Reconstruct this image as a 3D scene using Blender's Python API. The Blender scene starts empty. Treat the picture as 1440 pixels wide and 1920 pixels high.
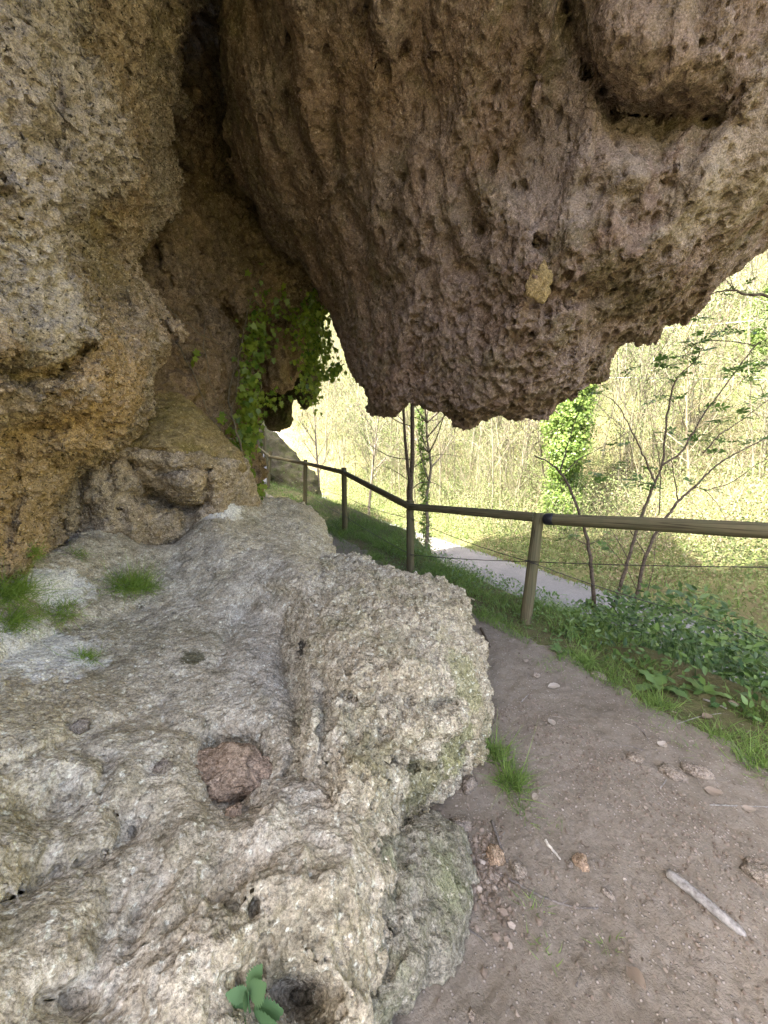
import bpy, math, random
import numpy as np
from mathutils import Vector, Matrix
C = bpy.context.scene
COL = C.collection
R = math.radians
rng = np.random.default_rng(7)

# ------------------------------------------------------------------ camera, sky, sun, exposure
F = 720.0                       # focal length in photograph pixels (1440 wide)
CAM = np.array([0.0, 0.0, 1.55])
PITCH = math.atan(103 / F)
cam = bpy.data.objects.new('camera', bpy.data.cameras.new('camera'))
COL.objects.link(cam)
cam.data.sensor_fit = 'HORIZONTAL'
cam.data.sensor_width = 36
cam.data.lens = 18
cam.data.clip_start = 0.02
cam.data.clip_end = 2000
cam.location = CAM
cam.rotation_euler = (R(90) - PITCH, 0, 0)
C.camera = cam

SUN_EL, SUN_ROT = R(54), R(243)     # sun behind the cliff, to the left and behind the camera
w = bpy.data.worlds.new('World'); C.world = w; w.use_nodes = True
sky = w.node_tree.nodes.new('ShaderNodeTexSky'); sky.sky_type = 'NISHITA'
sky.sun_disc = False; sky.sun_elevation = SUN_EL; sky.sun_rotation = SUN_ROT
sky.air_density = .55; sky.dust_density = 6.0; sky.ozone_density = .3
bg = w.node_tree.nodes['Background']; bg.inputs['Strength'].default_value = 0.15
w.node_tree.links.new(sky.outputs[0], bg.inputs[0])
sl = bpy.data.lights.new('sun', 'SUN'); sl.energy = 3.3; sl.angle = R(0.5); sl.color = (1, .95, .86)
sun = bpy.data.objects.new('sun', sl); COL.objects.link(sun)
SUNV = Vector((math.sin(SUN_ROT) * math.cos(SUN_EL), math.cos(SUN_ROT) * math.cos(SUN_EL), math.sin(SUN_EL)))
sun.rotation_euler = SUNV.to_track_quat('Z', 'Y').to_euler(); sun.location = SUNV * 50
C.view_settings.view_transform = 'Standard'; C.view_settings.look = 'None'
C.view_settings.gamma = 1; C.view_settings.use_curve_mapping = False
C.view_settings.exposure = 3.68
C.cycles.sample_clamp_indirect = 4.0; C.cycles.max_bounces = 7; C.cycles.diffuse_bounces = 4; C.cycles.transmission_bounces = 4
C.cycles.use_denoising = True; C.cycles.denoising_prefilter = 'NONE'
C.cycles.caustics_reflective = False; C.cycles.caustics_refractive = False

# ------------------------------------------------------------------ projection helpers
cp, sp = math.cos(PITCH), math.sin(PITCH)
def at(px, py, d):
    """world point seen at photograph pixel (px,py) at depth d along the view axis"""
    px = np.asarray(px, float); py = np.asarray(py, float); d = np.asarray(d, float)
    x = (px - 720) / F * d; u = -(py - 960) / F * d
    return np.stack(np.broadcast_arrays(x, d * cp + u * sp, CAM[2] - d * sp + u * cp), -1)
def proj(p):
    x = p[..., 0]; y = p[..., 1]; z = p[..., 2] - CAM[2]
    d = y * cp - z * sp; u = y * sp + z * cp
    dd = np.where(np.abs(d) < 1e-4, 1e-4, d)
    return 720 + F * x / dd, 960 - F * u / dd, d

# ------------------------------------------------------------------ numpy noise
def _hash(ix, iy, iz, seed):
    h = (ix.astype(np.uint32) * np.uint32(374761393)) ^ (iy.astype(np.uint32) * np.uint32(668265263)) ^ (iz.astype(np.uint32) * np.uint32(2147483647 - 98765)) ^ np.uint32(seed * 7919 + 13)
    h = (h ^ (h >> np.uint32(13))) * np.uint32(1274126177)
    h = (h ^ (h >> np.uint32(16))) * np.uint32(2246822519)
    return h ^ (h >> np.uint32(15))
_G = rng.normal(size=(256, 3)).astype(np.float32); _G /= np.linalg.norm(_G, axis=1, keepdims=True)
def perlin(P, seed=0):
    P = np.asarray(P, np.float32)
    if P.ndim == 1: P = P[None]
    i = np.floor(P).astype(np.int32); f = P - i
    u = f * f * f * (f * (f * 6 - 15) + 10)
    out = 0
    for a in (0, 1):
        wx = u[:, 0] if a else 1 - u[:, 0]
        for b in (0, 1):
            wy = u[:, 1] if b else 1 - u[:, 1]
            for c in (0, 1):
                wz = u[:, 2] if c else 1 - u[:, 2]
                g = _G[_hash(i[:, 0] + a, i[:, 1] + b, i[:, 2] + c, seed) & np.uint32(255)]
                out = out + wx * wy * wz * (g[:, 0] * (f[:, 0] - a) + g[:, 1] * (f[:, 1] - b) + g[:, 2] * (f[:, 2] - c))
    return out * 1.5
def fbm(P, oct=4, seed=0, gain=.5, ridged=False):
    P = np.asarray(P, np.float32); a = 1.0; s = 0; t = 0
    for o in range(oct):
        n = perlin(P * (2.03 ** o) + o * 17.3, seed + o)
        if ridged: n = 1 - 2 * np.abs(n)
        s = s + a * n; t += a; a *= gain
    return s / t
def worley(P, seed=0):
    """distance to nearest feature point (cell units)"""
    P = np.asarray(P, np.float32); i = np.floor(P).astype(np.int32); f = P - i
    best = np.full(len(P), 9.0, np.float32)
    k = np.float32(1 / 1024.)
    for a in (-1, 0, 1):
        for b in (-1, 0, 1):
            for c in (-1, 0, 1):
                h = _hash(i[:, 0] + a, i[:, 1] + b, i[:, 2] + c, seed)
                dx = a + (h & np.uint32(1023)).astype(np.float32) * k - f[:, 0]
                dy = b + ((h >> np.uint32(10)) & np.uint32(1023)).astype(np.float32) * k - f[:, 1]
                dz = c + ((h >> np.uint32(20)) & np.uint32(1023)).astype(np.float32) * k - f[:, 2]
                best = np.minimum(best, dx * dx + dy * dy + dz * dz)
    return np.sqrt(best)
def sstep(a, b, x):
    t = np.clip((x - a) / (b - a), 0, 1); return t * t * (3 - 2 * t)

# ------------------------------------------------------------------ mesh helpers
def new_mesh(name, V, faces, smooth=True, tint=None, mats=None, matidx=None):
    """faces: list of (n,k) int arrays"""
    me = bpy.data.meshes.new(name)
    V = np.asarray(V, np.float32)
    faces = [np.asarray(f, np.int32) for f in faces if len(f)]
    me.vertices.add(len(V)); me.vertices.foreach_set('co', V.ravel())
    nl = sum(f.size for f in faces); nf = sum(len(f) for f in faces)
    me.loops.add(nl); me.polygons.add(nf)
    me.loops.foreach_set('vertex_index', np.concatenate([f.ravel() for f in faces]))
    st = []; o = 0
    for f in faces:
        st.append(np.arange(len(f)) * f.shape[1] + o); o += f.size
    me.polygons.foreach_set('loop_start', np.concatenate(st).astype(np.int32))
    me.polygons.foreach_set('use_smooth', np.full(nf, smooth, bool))
    if tint is not None:
        at_ = me.attributes.new('tint', 'FLOAT', 'POINT'); at_.data.foreach_set('value', np.asarray(tint, np.float32))
    for m in (mats or []): me.materials.append(m)
    if matidx is not None: me.polygons.foreach_set('material_index', np.asarray(matidx, np.int32))
    me.update(calc_edges=True)
    return me
def tag(o, label=None, cat=None, group=None, kind=None):
    if label: o['label'] = label
    if cat: o['category'] = cat
    if group: o['group'] = group
    if kind: o['kind'] = kind
    return o
def empty(name, loc, label=None, cat=None, group=None):
    o = bpy.data.objects.new(name, None); COL.objects.link(o); o.location = Vector([float(v) for v in loc])
    o.empty_display_size = .05
    return tag(o, label, cat, group)
def wloc(o):
    l = Vector(o.location)
    while o.parent: o = o.parent; l += Vector(o.location)
    return l
def put(name, V, faces, mat, parent=None, smooth=True, tint=None, origin=None):
    """link world-space geometry as ONE mesh object (child of parent when given)"""
    V = np.asarray(V, np.float32)
    if origin is None:
        lo, hi = V.min(0), V.max(0); origin = np.array([(lo[0] + hi[0]) / 2, (lo[1] + hi[1]) / 2, lo[2]])
    me = new_mesh(name, V - np.asarray(origin, np.float32), faces, smooth, tint, mat if isinstance(mat, list) else [mat])
    o = bpy.data.objects.new(name, me); COL.objects.link(o)
    loc = Vector([float(v) for v in origin])
    if parent is not None:
        o.parent = parent; loc = loc - wloc(parent)
    o.location = loc
    return o
class MB:
    """collects geometry for one mesh"""
    def __init__(s): s.V = []; s.F = {}; s.n = 0; s.T = []
    def add(s, V, faces, tint=0.5):
        V = np.asarray(V, np.float32); s.V.append(V)
        for f in faces:
            f = np.asarray(f, np.int32)
            if len(f): s.F.setdefault(f.shape[1], []).append(f + s.n)
        s.T.append(np.broadcast_to(np.asarray(tint, np.float32), (len(V),))); s.n += len(V)
        return s
    def arrays(s): return np.concatenate(s.V), [np.concatenate(f) for f in s.F.values()], np.concatenate(s.T)
    def build(s, name, mat, parent=None, smooth=True, origin=None):
        V, Fs, T = s.arrays(); return put(name, V, Fs, mat, parent, smooth, T, origin)
def tube(pts, rad, n=6, cap=True):
    pts = np.asarray(pts, float); m = len(pts); rad = np.broadcast_to(np.asarray(rad, float), (m,))
    t = np.gradient(pts, axis=0); t /= np.linalg.norm(t, axis=1, keepdims=True) + 1e-9
    ref = np.array([0, 0, 1.0]) if abs(t[:, 2]).mean() < .8 else np.array([1.0, 0, 0])
    a = np.cross(t, ref); a /= np.linalg.norm(a, axis=1, keepdims=True) + 1e-9
    b = np.cross(t, a)
    th = np.arange(n) / n * 2 * math.pi
    V = pts[:, None] + rad[:, None, None] * (np.cos(th)[None, :, None] * a[:, None] + np.sin(th)[None, :, None] * b[:, None])
    V = V.reshape(-1, 3)
    i = np.arange(m - 1)[:, None] * n; j = np.arange(n)[None]; k = (j + 1) % n
    q = np.stack([i + j, i + k, i + n + k, i + n + j], -1).reshape(-1, 4)
    fs = [q]
    if cap:
        c0 = len(V); V = np.concatenate([V, pts[:1], pts[-1:]])
        jj = np.arange(n); kk = (jj + 1) % n
        fs.append(np.concatenate([np.stack([np.full(n, c0), kk, jj], -1), np.stack([np.full(n, c0 + 1), (m - 1) * n + jj, (m - 1) * n + kk], -1)]))
    return V, fs
def spline(pts, k=6):
    """Catmull-Rom through the points"""
    p = np.asarray(pts, float); p = np.concatenate([[2 * p[0] - p[1]], p, [2 * p[-1] - p[-2]]])
    out = []
    for i in range(1, len(p) - 2):
        for t in np.linspace(0, 1, k, endpoint=False):
            out.append(.5 * (2 * p[i] + (p[i + 1] - p[i - 1]) * t + (2 * p[i - 1] - 5 * p[i] + 4 * p[i + 1] - p[i + 2]) * t * t + (3 * p[i] - p[i - 1] - 3 * p[i + 1] + p[i + 2]) * t ** 3))
    out.append(p[-2]); return np.array(out)
def frames(n, rnd, normal=None, spread=1.0):
    """random orthonormal frames (n,3,3): rows are x (along the leaf), y, z (face normal)"""
    z = rnd.normal(size=(n, 3)) * spread
    if normal is not None: z = z + normal
    z /= np.linalg.norm(z, axis=1, keepdims=True) + 1e-9
    x = rnd.normal(size=(n, 3)); x -= (x * z).sum(1, keepdims=True) * z
    x /= np.linalg.norm(x, axis=1, keepdims=True) + 1e-9
    return np.stack([x, np.cross(z, x), z], 1)
def frame_dir(x, zhint):
    x = x / (np.linalg.norm(x, axis=1, keepdims=True) + 1e-9)
    z = zhint - (zhint * x).sum(1, keepdims=True) * x; z /= np.linalg.norm(z, axis=1, keepdims=True) + 1e-9
    return np.stack([x, np.cross(z, x), z], 1)
def scatter(TV, TF, pos, fr, scale):
    """copies of the template (TV, list of face arrays) at pos with frames fr"""
    n = len(pos); k = len(TV); scale = np.broadcast_to(np.asarray(scale, float), (n,))
    V = (np.einsum('kj,njc->nkc', TV, fr) * scale[:, None, None] + np.asarray(pos)[:, None]).reshape(-1, 3)
    fs = [(np.asarray(f)[None] + (np.arange(n) * k)[:, None, None]).reshape(-1, np.asarray(f).shape[1]) for f in TF]
    return V, fs
LEAF = (np.array([[0, 0, 0], [.35, .22, .03], [.35, -.22, .03], [.75, .14, .0], [.75, -.14, .0], [1, 0, -.06], [.35, 0, -.02], [.75, 0, -.04]]),
        [np.array([[0, 6, 1], [0, 2, 6], [7, 5, 3], [7, 4, 5]]), np.array([[6, 7, 3, 1], [2, 4, 7, 6]])])
DIAMOND = (np.array([[0, 0, 0], [.5, .3, .05], [1, 0, 0], [.5, -.3, .05]]), [np.array([[0, 1, 2, 3]])])
IVYL = (np.array([[0, 0, 0], [-.12, .38, .02], [.25, .28, .03], [.42, .5, 0], [.55, .22, .02], [1, 0, -.05], [.55, -.22, .02], [.42, -.5, 0], [.25, -.28, .03], [-.12, -.38, .02], [.35, 0, -.03]]),
        [np.array([[10, 0, 1], [10, 1, 2], [10, 2, 3], [10, 3, 4], [10, 4, 5], [10, 5, 6], [10, 6, 7], [10, 7, 8], [10, 8, 9], [10, 9, 0]])[:, ::-1]])
def icosphere(sub):
    import bmesh
    bm = bmesh.new(); bmesh.ops.create_icosphere(bm, subdivisions=sub, radius=1)
    V = np.array([v.co[:] for v in bm.verts]); Fc = np.array([[v.index for v in f.verts] for f in bm.faces]); bm.free()
    return V, Fc
ICO1, ICO2, ICO4, ICO5 = icosphere(1), icosphere(2), icosphere(4), icosphere(5)

# ------------------------------------------------------------------ materials
def mat_new(name):
    m = bpy.data.materials.new(name); m.use_nodes = True
    nt = m.node_tree; b = nt.nodes['Principled BSDF']; b.inputs['Roughness'].default_value = .9
    b.inputs['Specular IOR Level'].default_value = .06
    return m, nt, b
class N:
    def __init__(s, nt): s.nt = nt
    def n(s, t, **kw):
        o = s.nt.nodes.new('ShaderNode' + t)
        for k, v in kw.items():
            if k.startswith('i_'): o.inputs[k[2:].replace('_', ' ')].default_value = v
            else: setattr(o, k, v)
        return o
    def l(s, a, b): s.nt.links.new(a, b)
    def noise(s, vec, scale, detail=4, rough=.55, dist=0.0):
        o = s.n('TexNoise'); o.inputs['Scale'].default_value = scale; o.inputs['Detail'].default_value = detail
        o.inputs['Roughness'].default_value = rough; o.inputs['Distortion'].default_value = dist
        s.l(vec, o.inputs['Vector']); return o.outputs['Fac']
    def vor(s, vec, scale, feature='F1', rnd=1.0):
        o = s.n('TexVoronoi', feature=feature); o.inputs['Scale'].default_value = scale; o.inputs['Randomness'].default_value = rnd
        s.l(vec, o.inputs['Vector']); return o.outputs['Distance']
    def ramp(s, fac, stops):
        o = s.n('ValToRGB'); e = o.color_ramp.elements
        while len(e) < len(stops): e.new(.5)
        for q, (p, c) in zip(e, stops):
            q.position = p; q.color = (c, c, c, 1) if isinstance(c, (int, float)) else (*c, 1)
        s.l(fac, o.inputs['Fac']); return o.outputs['Color']
    def mix(s, fac, a, b, mode='MIX'):
        o = s.n('Mix', data_type='RGBA', blend_type=mode)
        for v, i in ((fac, 0), (a, 6), (b, 7)):
            if hasattr(v, 'is_linked'): s.l(v, o.inputs[i])
            else: o.inputs[i].default_value = v if i == 0 else (*v, 1)
        return o.outputs[2]
    def math(s, op, a, b=0.0):
        o = s.n('Math', operation=op)
        for v, i in ((a, 0), (b, 1)):
            if hasattr(v, 'is_linked'): s.l(v, o.inputs[i])
            else: o.inputs[i].default_value = v
        return o.outputs[0]
    def bump(s, h, strength, dist, normal=None):
        o = s.n('Bump'); o.inputs['Strength'].default_value = strength; o.inputs['Distance'].default_value = dist
        s.l(h, o.inputs['Height'])
        if normal is not None: s.l(normal, o.inputs['Normal'])
        return o.outputs[0]
    def pos(s): return s.n('NewGeometry').outputs['Position']

def rock_mat(name, dark, mid, light, alt, moss=(.11, .12, .05), moss_amt=.3, alt_amt=.5, speck=.5, grain=1.0, scale=1.0, spots=()):
    """mottled tufa: broad colour patches, lichen and algae blotches, dark specks, fine grain.
    spots: (world point, radius, colour, edge noise) stains and other colour patches with a shape of their own"""
    m, nt, b = mat_new(name); k = N(nt); P = k.pos()
    warp = k.n('TexNoise'); warp.inputs['Scale'].default_value = 2.5 * scale; warp.inputs['Detail'].default_value = 3; k.l(P, warp.inputs['Vector'])
    va = k.n('VectorMath', operation='MULTIPLY_ADD'); k.l(warp.outputs['Color'], va.inputs[0]); va.inputs[1].default_value = (.35, .35, .35); k.l(P, va.inputs[2])
    W = va.outputs[0]
    n1 = k.noise(W, 1.6 * scale, 6, .6); n2 = k.noise(W, 9 * scale, 6, .65); n3 = k.noise(P, 60, 5, .7)
    c = k.mix(k.ramp(n2, [(.3, 0.0), (.68, 1.0)]), dark, light)
    c = k.mix(k.ramp(n3, [(.25, 0.), (.75, .6)]), c, mid)
    n4 = k.noise(P, 24 * scale, 5, .72, .6)
    c = k.mix(k.ramp(n4, [(.30, .9), (.47, 0.)]), c, tuple(q * .42 for q in dark))
    c = k.mix(k.ramp(n4, [(.54, 0.), (.72, .7)]), c, tuple(min(.7, q * 1.2) for q in light))
    c = k.mix(k.math('MULTIPLY', k.ramp(n1, [(.42, 0.), (.6, 1.)]), alt_amt), c, alt)
    mo = k.math('MULTIPLY', k.ramp(k.noise(W, 3.1 * scale, 7, .7), [(.5, 0.), (.62, 1.)]), moss_amt)
    c = k.mix(mo, c, moss)
    for (wp, r, colr, amt) in spots:
        vs = k.n('VectorMath', operation='DISTANCE'); k.l(W if False else P, vs.inputs[0]); vs.inputs[1].default_value = [float(q) for q in wp]
        d = k.math('ADD', vs.outputs['Value'], k.math('MULTIPLY', k.math('SUBTRACT', k.noise(P, 3.2 / r, 5, .7), .5), 1.5 * r))
        mk = k.n('MapRange'); mk.inputs['From Min'].default_value = r; mk.inputs['From Max'].default_value = r * .7; k.l(d, mk.inputs['Value'])
        c = k.mix(k.math('MULTIPLY', mk.outputs[0], amt), c, colr)
    # black lichen specks and pale crumbs
    sp_ = k.ramp(k.noise(P, 52 * scale, 5, .72), [(.36, 1.), (.45, 0.)])
    c = k.mix(k.math('MULTIPLY', sp_, speck), c, (.035, .03, .026))
    pl = k.ramp(k.noise(P, 46 * scale, 3, .6), [(.58, 0.), (.68, 1.)])
    c = k.mix(k.math('MULTIPLY', pl, .6), c, tuple(min(.75, q * 1.35) for q in light))
    c = k.mix(1.0, c, k.ramp(k.noise(P, 115, 3, .75), [(.3, .45), (.5, 1.), (.7, 1.45)]), 'MULTIPLY')
    c = k.mix(1.0, c, k.ramp(k.noise(P, 15 * scale, 6, .75), [(.3, .68), (.5, 1.), (.68, 1.22)]), 'MULTIPLY')
    k.l(c, b.inputs['Base Color'])
    h = k.math('ADD', k.math('MULTIPLY', k.vor(W, 95), .8), k.math('MULTIPLY', k.noise(P, 170, 4, .7), .9))
    h = k.math('ADD', h, k.math('MULTIPLY', k.noise(P, 40, 4, .65), 1.6))
    k.l(k.bump(h, .8 * grain, .012), b.inputs['Normal'])
    return m

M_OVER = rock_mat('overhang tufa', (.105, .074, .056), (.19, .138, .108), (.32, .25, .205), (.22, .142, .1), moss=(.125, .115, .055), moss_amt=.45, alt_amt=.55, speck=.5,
                  spots=[(at(1080, 330, 2.5), .5, (.33, .27, .24), .5), (at(1400, 330, 2.1), .45, (.38, .32, .235), .5), (at(640, 180, 2.6), .45, (.23, .155, .105), .5), (at(830, 520, 2.9), .45, (.27, .2, .17), .5), (at(1180, 560, 2.7), .3, (.12, .1, .065), .5), (at(1220, 90, 1.8), .4, (.3, .225, .18), .5)])
M_CLIFF = rock_mat('cliff tufa', (.16, .115, .07), (.3, .235, .165), (.46, .39, .31), (.42, .27, .13), moss=(.15, .125, .05), moss_amt=.4, alt_amt=.3, speck=.95,
                  spots=[(at(60, 200, 1.7), .75, (.43, .375, .335), .65), (at(40, 560, 1.6), .3, (.46, .42, .36), .5), (at(200, 740, 2.2), .4, (.44, .295, .14), .6), (at(60, 900, 2.1), .55, (.48, .345, .185), .6), (at(30, 700, 1.6), .16, (.1, .085, .06), .6), (at(210, 480, 2.4), .3, (.2, .16, .07), .5)])  # ochre patches low on the wall paint in warm bounce light
M_CREAM = rock_mat('cream tufa', (.2, .15, .09), (.36, .285, .2), (.5, .43, .33), (.42, .3, .16), moss=(.17, .14, .06), moss_amt=.35, alt_amt=.4, speck=.7)
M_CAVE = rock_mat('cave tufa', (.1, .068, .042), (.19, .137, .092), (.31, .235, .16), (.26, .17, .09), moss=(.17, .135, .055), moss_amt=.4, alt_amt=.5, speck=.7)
M_SLAB = rock_mat('olive slab', (.19, .135, .055), (.29, .22, .11), (.4, .32, .18), (.23, .175, .055), moss=(.165, .135, .042), moss_amt=.7, alt_amt=.6, speck=.3)
WHITE = (.74, .73, .7)
M_LEDGE = rock_mat('pale ledge tufa', (.235, .197, .13), (.435, .382, .285), (.61, .56, .455), (.38, .315, .21), moss=(.2, .178, .112), moss_amt=.55, alt_amt=.45, speck=.5, grain=.7,
                   spots=[(at(60, 1250, 1.8), .30, WHITE, .7), (at(120, 1085, 2.2), .2, WHITE, .8), (at(415, 955, 3.4), .2, WHITE, .7), (at(360, 1240, 2.0), .07, (.07, .065, .03), .85), (at(385, 1275, 2.0), .06, (.07, .065, .03), .85),
                          (at(265, 1415, 1.55), .06, (.09, .085, .04), .85), (at(345, 1340, 1.75), .045, (.08, .08, .04), .8), (at(440, 1390, 1.75), .09, (.075, .07, .025), .8), (at(235, 1545, 1.4), .07, (.1, .09, .045), .7), (at(70, 1510, 1.35), .16, (.12, .11, .06), .6),
                          (at(265, 1145, 2.45), .04, (.06, .055, .04), .8), (at(325, 1155, 2.4), .03, (.06, .055, .04), .8), (at(100, 1870, .95), .1, (.1, .095, .05), .7), (at(560, 1860, 1.15), .12, (.09, .06, .04), .8), (at(60, 1640, 1.25), .06, (.09, .06, .045), .8)])
M_BOULD = rock_mat('boulder tufa', (.235, .197, .125), (.44, .382, .275), (.62, .565, .445), (.38, .305, .185), moss=(.17, .17, .07), moss_amt=.4, alt_amt=.4, speck=.6,
                   spots=[(at(565, 1215, 2.1), .05, (.03, .027, .025), .9), (at(600, 1290, 1.85), .02, (.03, .027, .025), .9), (at(880, 1270, 1.95), .18, (.2, .21, .075), .5), (at(860, 1400, 1.75), .14, (.2, .215, .075), .6), (at(800, 1480, 1.6), .14, (.15, .155, .06), .6)])
M_FOOT = rock_mat('grey foot', (.16, .142, .105), (.25, .23, .175), (.36, .335, .27), (.21, .2, .135), moss=(.16, .18, .085), moss_amt=.55, alt_amt=.4, speck=.3)
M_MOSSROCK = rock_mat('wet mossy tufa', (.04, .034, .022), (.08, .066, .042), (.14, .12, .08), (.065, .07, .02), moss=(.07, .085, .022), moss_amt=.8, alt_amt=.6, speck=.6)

# ------------------------------------------------------------------ rock builder
def polydist(X, Y, poly):
    """signed pixel distance to the polygon, positive outside"""
    p = np.asarray(poly, np.float32); q = np.roll(p, -1, 0)
    d2 = np.full(X.shape, 1e12, np.float32); ins = np.zeros(X.shape, bool)
    for (ax, ay), (bx, by) in zip(p, q):
        ex, ey = bx - ax, by - ay; L = ex * ex + ey * ey + 1e-9
        t = np.clip(((X - ax) * ex + (Y - ay) * ey) / L, 0, 1)
        d2 = np.minimum(d2, (X - ax - t * ex) ** 2 + (Y - ay - t * ey) ** 2)
        if ay != by:
            cr = ((ay > Y) != (by > Y)) & (X < (bx - ax) * (Y - ay) / (by - ay) + ax); ins ^= cr
    return np.where(ins, -1, 1) * np.sqrt(d2)
def segdist(X, Y, line):
    d2 = np.full(X.shape, 1e12, np.float32)
    for (ax, ay), (bx, by) in zip(line[:-1], line[1:]):
        ex, ey = bx - ax, by - ay; L = ex * ex + ey * ey + 1e-9
        t = np.clip(((X - ax) * ex + (Y - ay) * ey) / L, 0, 1)
        d2 = np.minimum(d2, (X - ax - t * ex) ** 2 + (Y - ay - t * ey) ** 2)
    return np.sqrt(d2)
class Relief:
    """depth of a rock's face (thin-plate through control points, plus dents and grooves) inside an outline"""
    def __init__(s, poly, ctrl, dents=(), grooves=(), step=5.0, smooth=.02):
        p = np.asarray(poly, float); s.x0, s.y0 = p.min(0) - 60; s.step = step
        nx, ny = (np.asarray(p.max(0) + 60 - p.min(0) + 60) / step).astype(int) + 2
        xs = s.x0 + np.arange(nx) * step; ys = s.y0 + np.arange(ny) * step
        X, Y = np.meshgrid(xs, ys, indexing='ij'); X = X.astype(np.float32); Y = Y.astype(np.float32)
        c = np.asarray(ctrl, float); A = c[:, :2] / 300; n = len(c)
        U = lambda r2: np.where(r2 > 0, r2 * np.log(r2 + 1e-12), 0)
        K = U(((A[:, None] - A[None]) ** 2).sum(-1)) + smooth * np.eye(n); Pm = np.c_[np.ones(n), A]
        Lm = np.zeros((n + 3, n + 3)); Lm[:n, :n] = K; Lm[:n, n:] = Pm; Lm[n:, :n] = Pm.T
        iv = 1 / c[:, 2]                     # interpolate inverse depth: planes stay planes
        sol = np.linalg.solve(Lm, np.r_[iv, 0, 0, 0])
        D = sol[n] + sol[n + 1] * X / 300 + sol[n + 2] * Y / 300
        for i in range(n):
            D = D + sol[i] * U((X / 300 - A[i, 0]) ** 2 + (Y / 300 - A[i, 1]) ** 2)
        D = 1 / np.clip(D, iv.min() * .8, iv.max() * 1.2)
        for (px, py, rx, ry, amt) in dents:
            D = D + amt * np.exp(-((X - px) / rx) ** 2 - ((Y - py) / ry) ** 2)
        for (line, wd, amt) in grooves:
            D = D + amt * np.exp(-(segdist(X, Y, line) / wd) ** 2)
        s.D = D.astype(np.float32); s.S = polydist(X, Y, poly).astype(np.float32)
    def sample(s, px, py):
        fx = np.clip((px - s.x0) / s.step, 0, s.D.shape[0] - 1.001); fy = np.clip((py - s.y0) / s.step, 0, s.D.shape[1] - 1.001)
        i = fx.astype(int); j = fy.astype(int); u = fx - i; v = fy - j
        g = lambda A: (A[i, j] * (1 - u) + A[i + 1, j] * u) * (1 - v) + (A[i, j + 1] * (1 - u) + A[i + 1, j + 1] * u) * v
        off = np.abs(px - (s.x0 + fx * s.step)) + np.abs(py - (s.y0 + fy * s.step))
        return g(s.D), g(s.S) + off
def surface_nets(Fv, org, h):
    ins = Fv < 0; nx, ny, nz = Fv.shape
    cnt = np.zeros((nx - 1, ny - 1, nz - 1), np.int8)
    for a in (0, 1):
        for b in (0, 1):
            for c in (0, 1):
                cnt += ins[a:nx - 1 + a, b:ny - 1 + b, c:nz - 1 + c]
    cells = np.argwhere((cnt > 0) & (cnt < 8))
    idx = np.full(cnt.shape, -1, np.int32); idx[tuple(cells.T)] = np.arange(len(cells))
    acc = np.zeros((len(cells), 3), np.float32); num = np.zeros(len(cells), np.float32)
    cor = [(a, b, c) for a in (0, 1) for b in (0, 1) for c in (0, 1)]
    val = {q: Fv[cells[:, 0] + q[0], cells[:, 1] + q[1], cells[:, 2] + q[2]] for q in cor}
    for q in cor:
        for ax in range(3):
            if q[ax] == 0:
                r = list(q); r[ax] = 1; r = tuple(r)
                a, b = val[q], val[r]; m = (a < 0) != (b < 0)
                t = np.where(m, a / np.where(m, a - b, 1), 0)
                for d in range(3):
                    acc[:, d] += np.where(m, q[d] + (t if d == ax else 0), 0)
                num += m
    V = (cells + acc / num[:, None]) * h + np.asarray(org)
    quads = []
    for ax in range(3):
        b, c = (ax + 1) % 3, (ax + 2) % 3
        sl0 = [slice(None)] * 3; sl1 = [slice(None)] * 3
        sl0[ax] = slice(0, -1); sl1[ax] = slice(1, None)
        ch = np.argwhere(ins[tuple(sl0)] != ins[tuple(sl1)])
        ch = ch[(ch[:, b] > 0) & (ch[:, c] > 0) & (ch[:, b] < Fv.shape[b] - 1) & (ch[:, c] < Fv.shape[c] - 1)]
        e = np.zeros(3, int); f = np.zeros(3, int); e[b] = 1; f[c] = 1
        g = lambda v: idx[v[:, 0], v[:, 1], v[:, 2]]
        q = np.stack([g(ch - e - f), g(ch - f), g(ch), g(ch - e)], -1)
        s0 = ins[tuple(ch.T)]
        q[~s0] = q[~s0][:, ::-1]
        quads.append(q)
    Q = np.concatenate(quads); Q = Q[(Q >= 0).all(1)]
    return V, Q
def grid_solid(lo, hi, h, fn):
    lo = np.asarray(lo, float); n = np.ceil((np.asarray(hi, float) - lo) / h).astype(int) + 1
    Fv = np.empty(n, np.float32)
    ys = lo[1] + np.arange(n[1]) * h; zs = lo[2] + np.arange(n[2]) * h
    for i0 in range(0, n[0], 24):
        xs = lo[0] + np.arange(i0, min(n[0], i0 + 24)) * h
        G = np.stack(np.meshgrid(xs, ys, zs, indexing='ij'), -1).astype(np.float32)
        Fv[i0:i0 + len(xs)] = fn(G)
    for ax in range(3):
        for e in (0, -1):
            s_ = [slice(None)] * 3; s_[ax] = e; Fv[tuple(s_)] = np.maximum(Fv[tuple(s_)], h * .5)
    return surface_nets(Fv, lo, h)
def smin(a, b, k):
    t = np.clip(.5 + .5 * (b - a) / k, 0, 1); return b * (1 - t) + a * t - k * t * (1 - t)
def relief_fn(rel, Rr=.25, taper=.4, thick=2.0):
    def fn(G):
        px, py, d = proj(G)
        D, S = rel.sample(px, py)
        dd = np.maximum(d, .05)
        sm = S * dd / F
        sin_ = np.clip(-sm / Rr, 0, 1)
        Dr = D + Rr * (1 - np.sqrt(np.clip(1 - (1 - sin_) ** 2, 0, 1)))
        f = np.maximum(Dr - d, sm + taper * np.maximum(0, d - D - Rr))
        f = np.maximum(f, d - D - thick)
        return np.where(d < .1, 1.0, f)
    return fn
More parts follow.
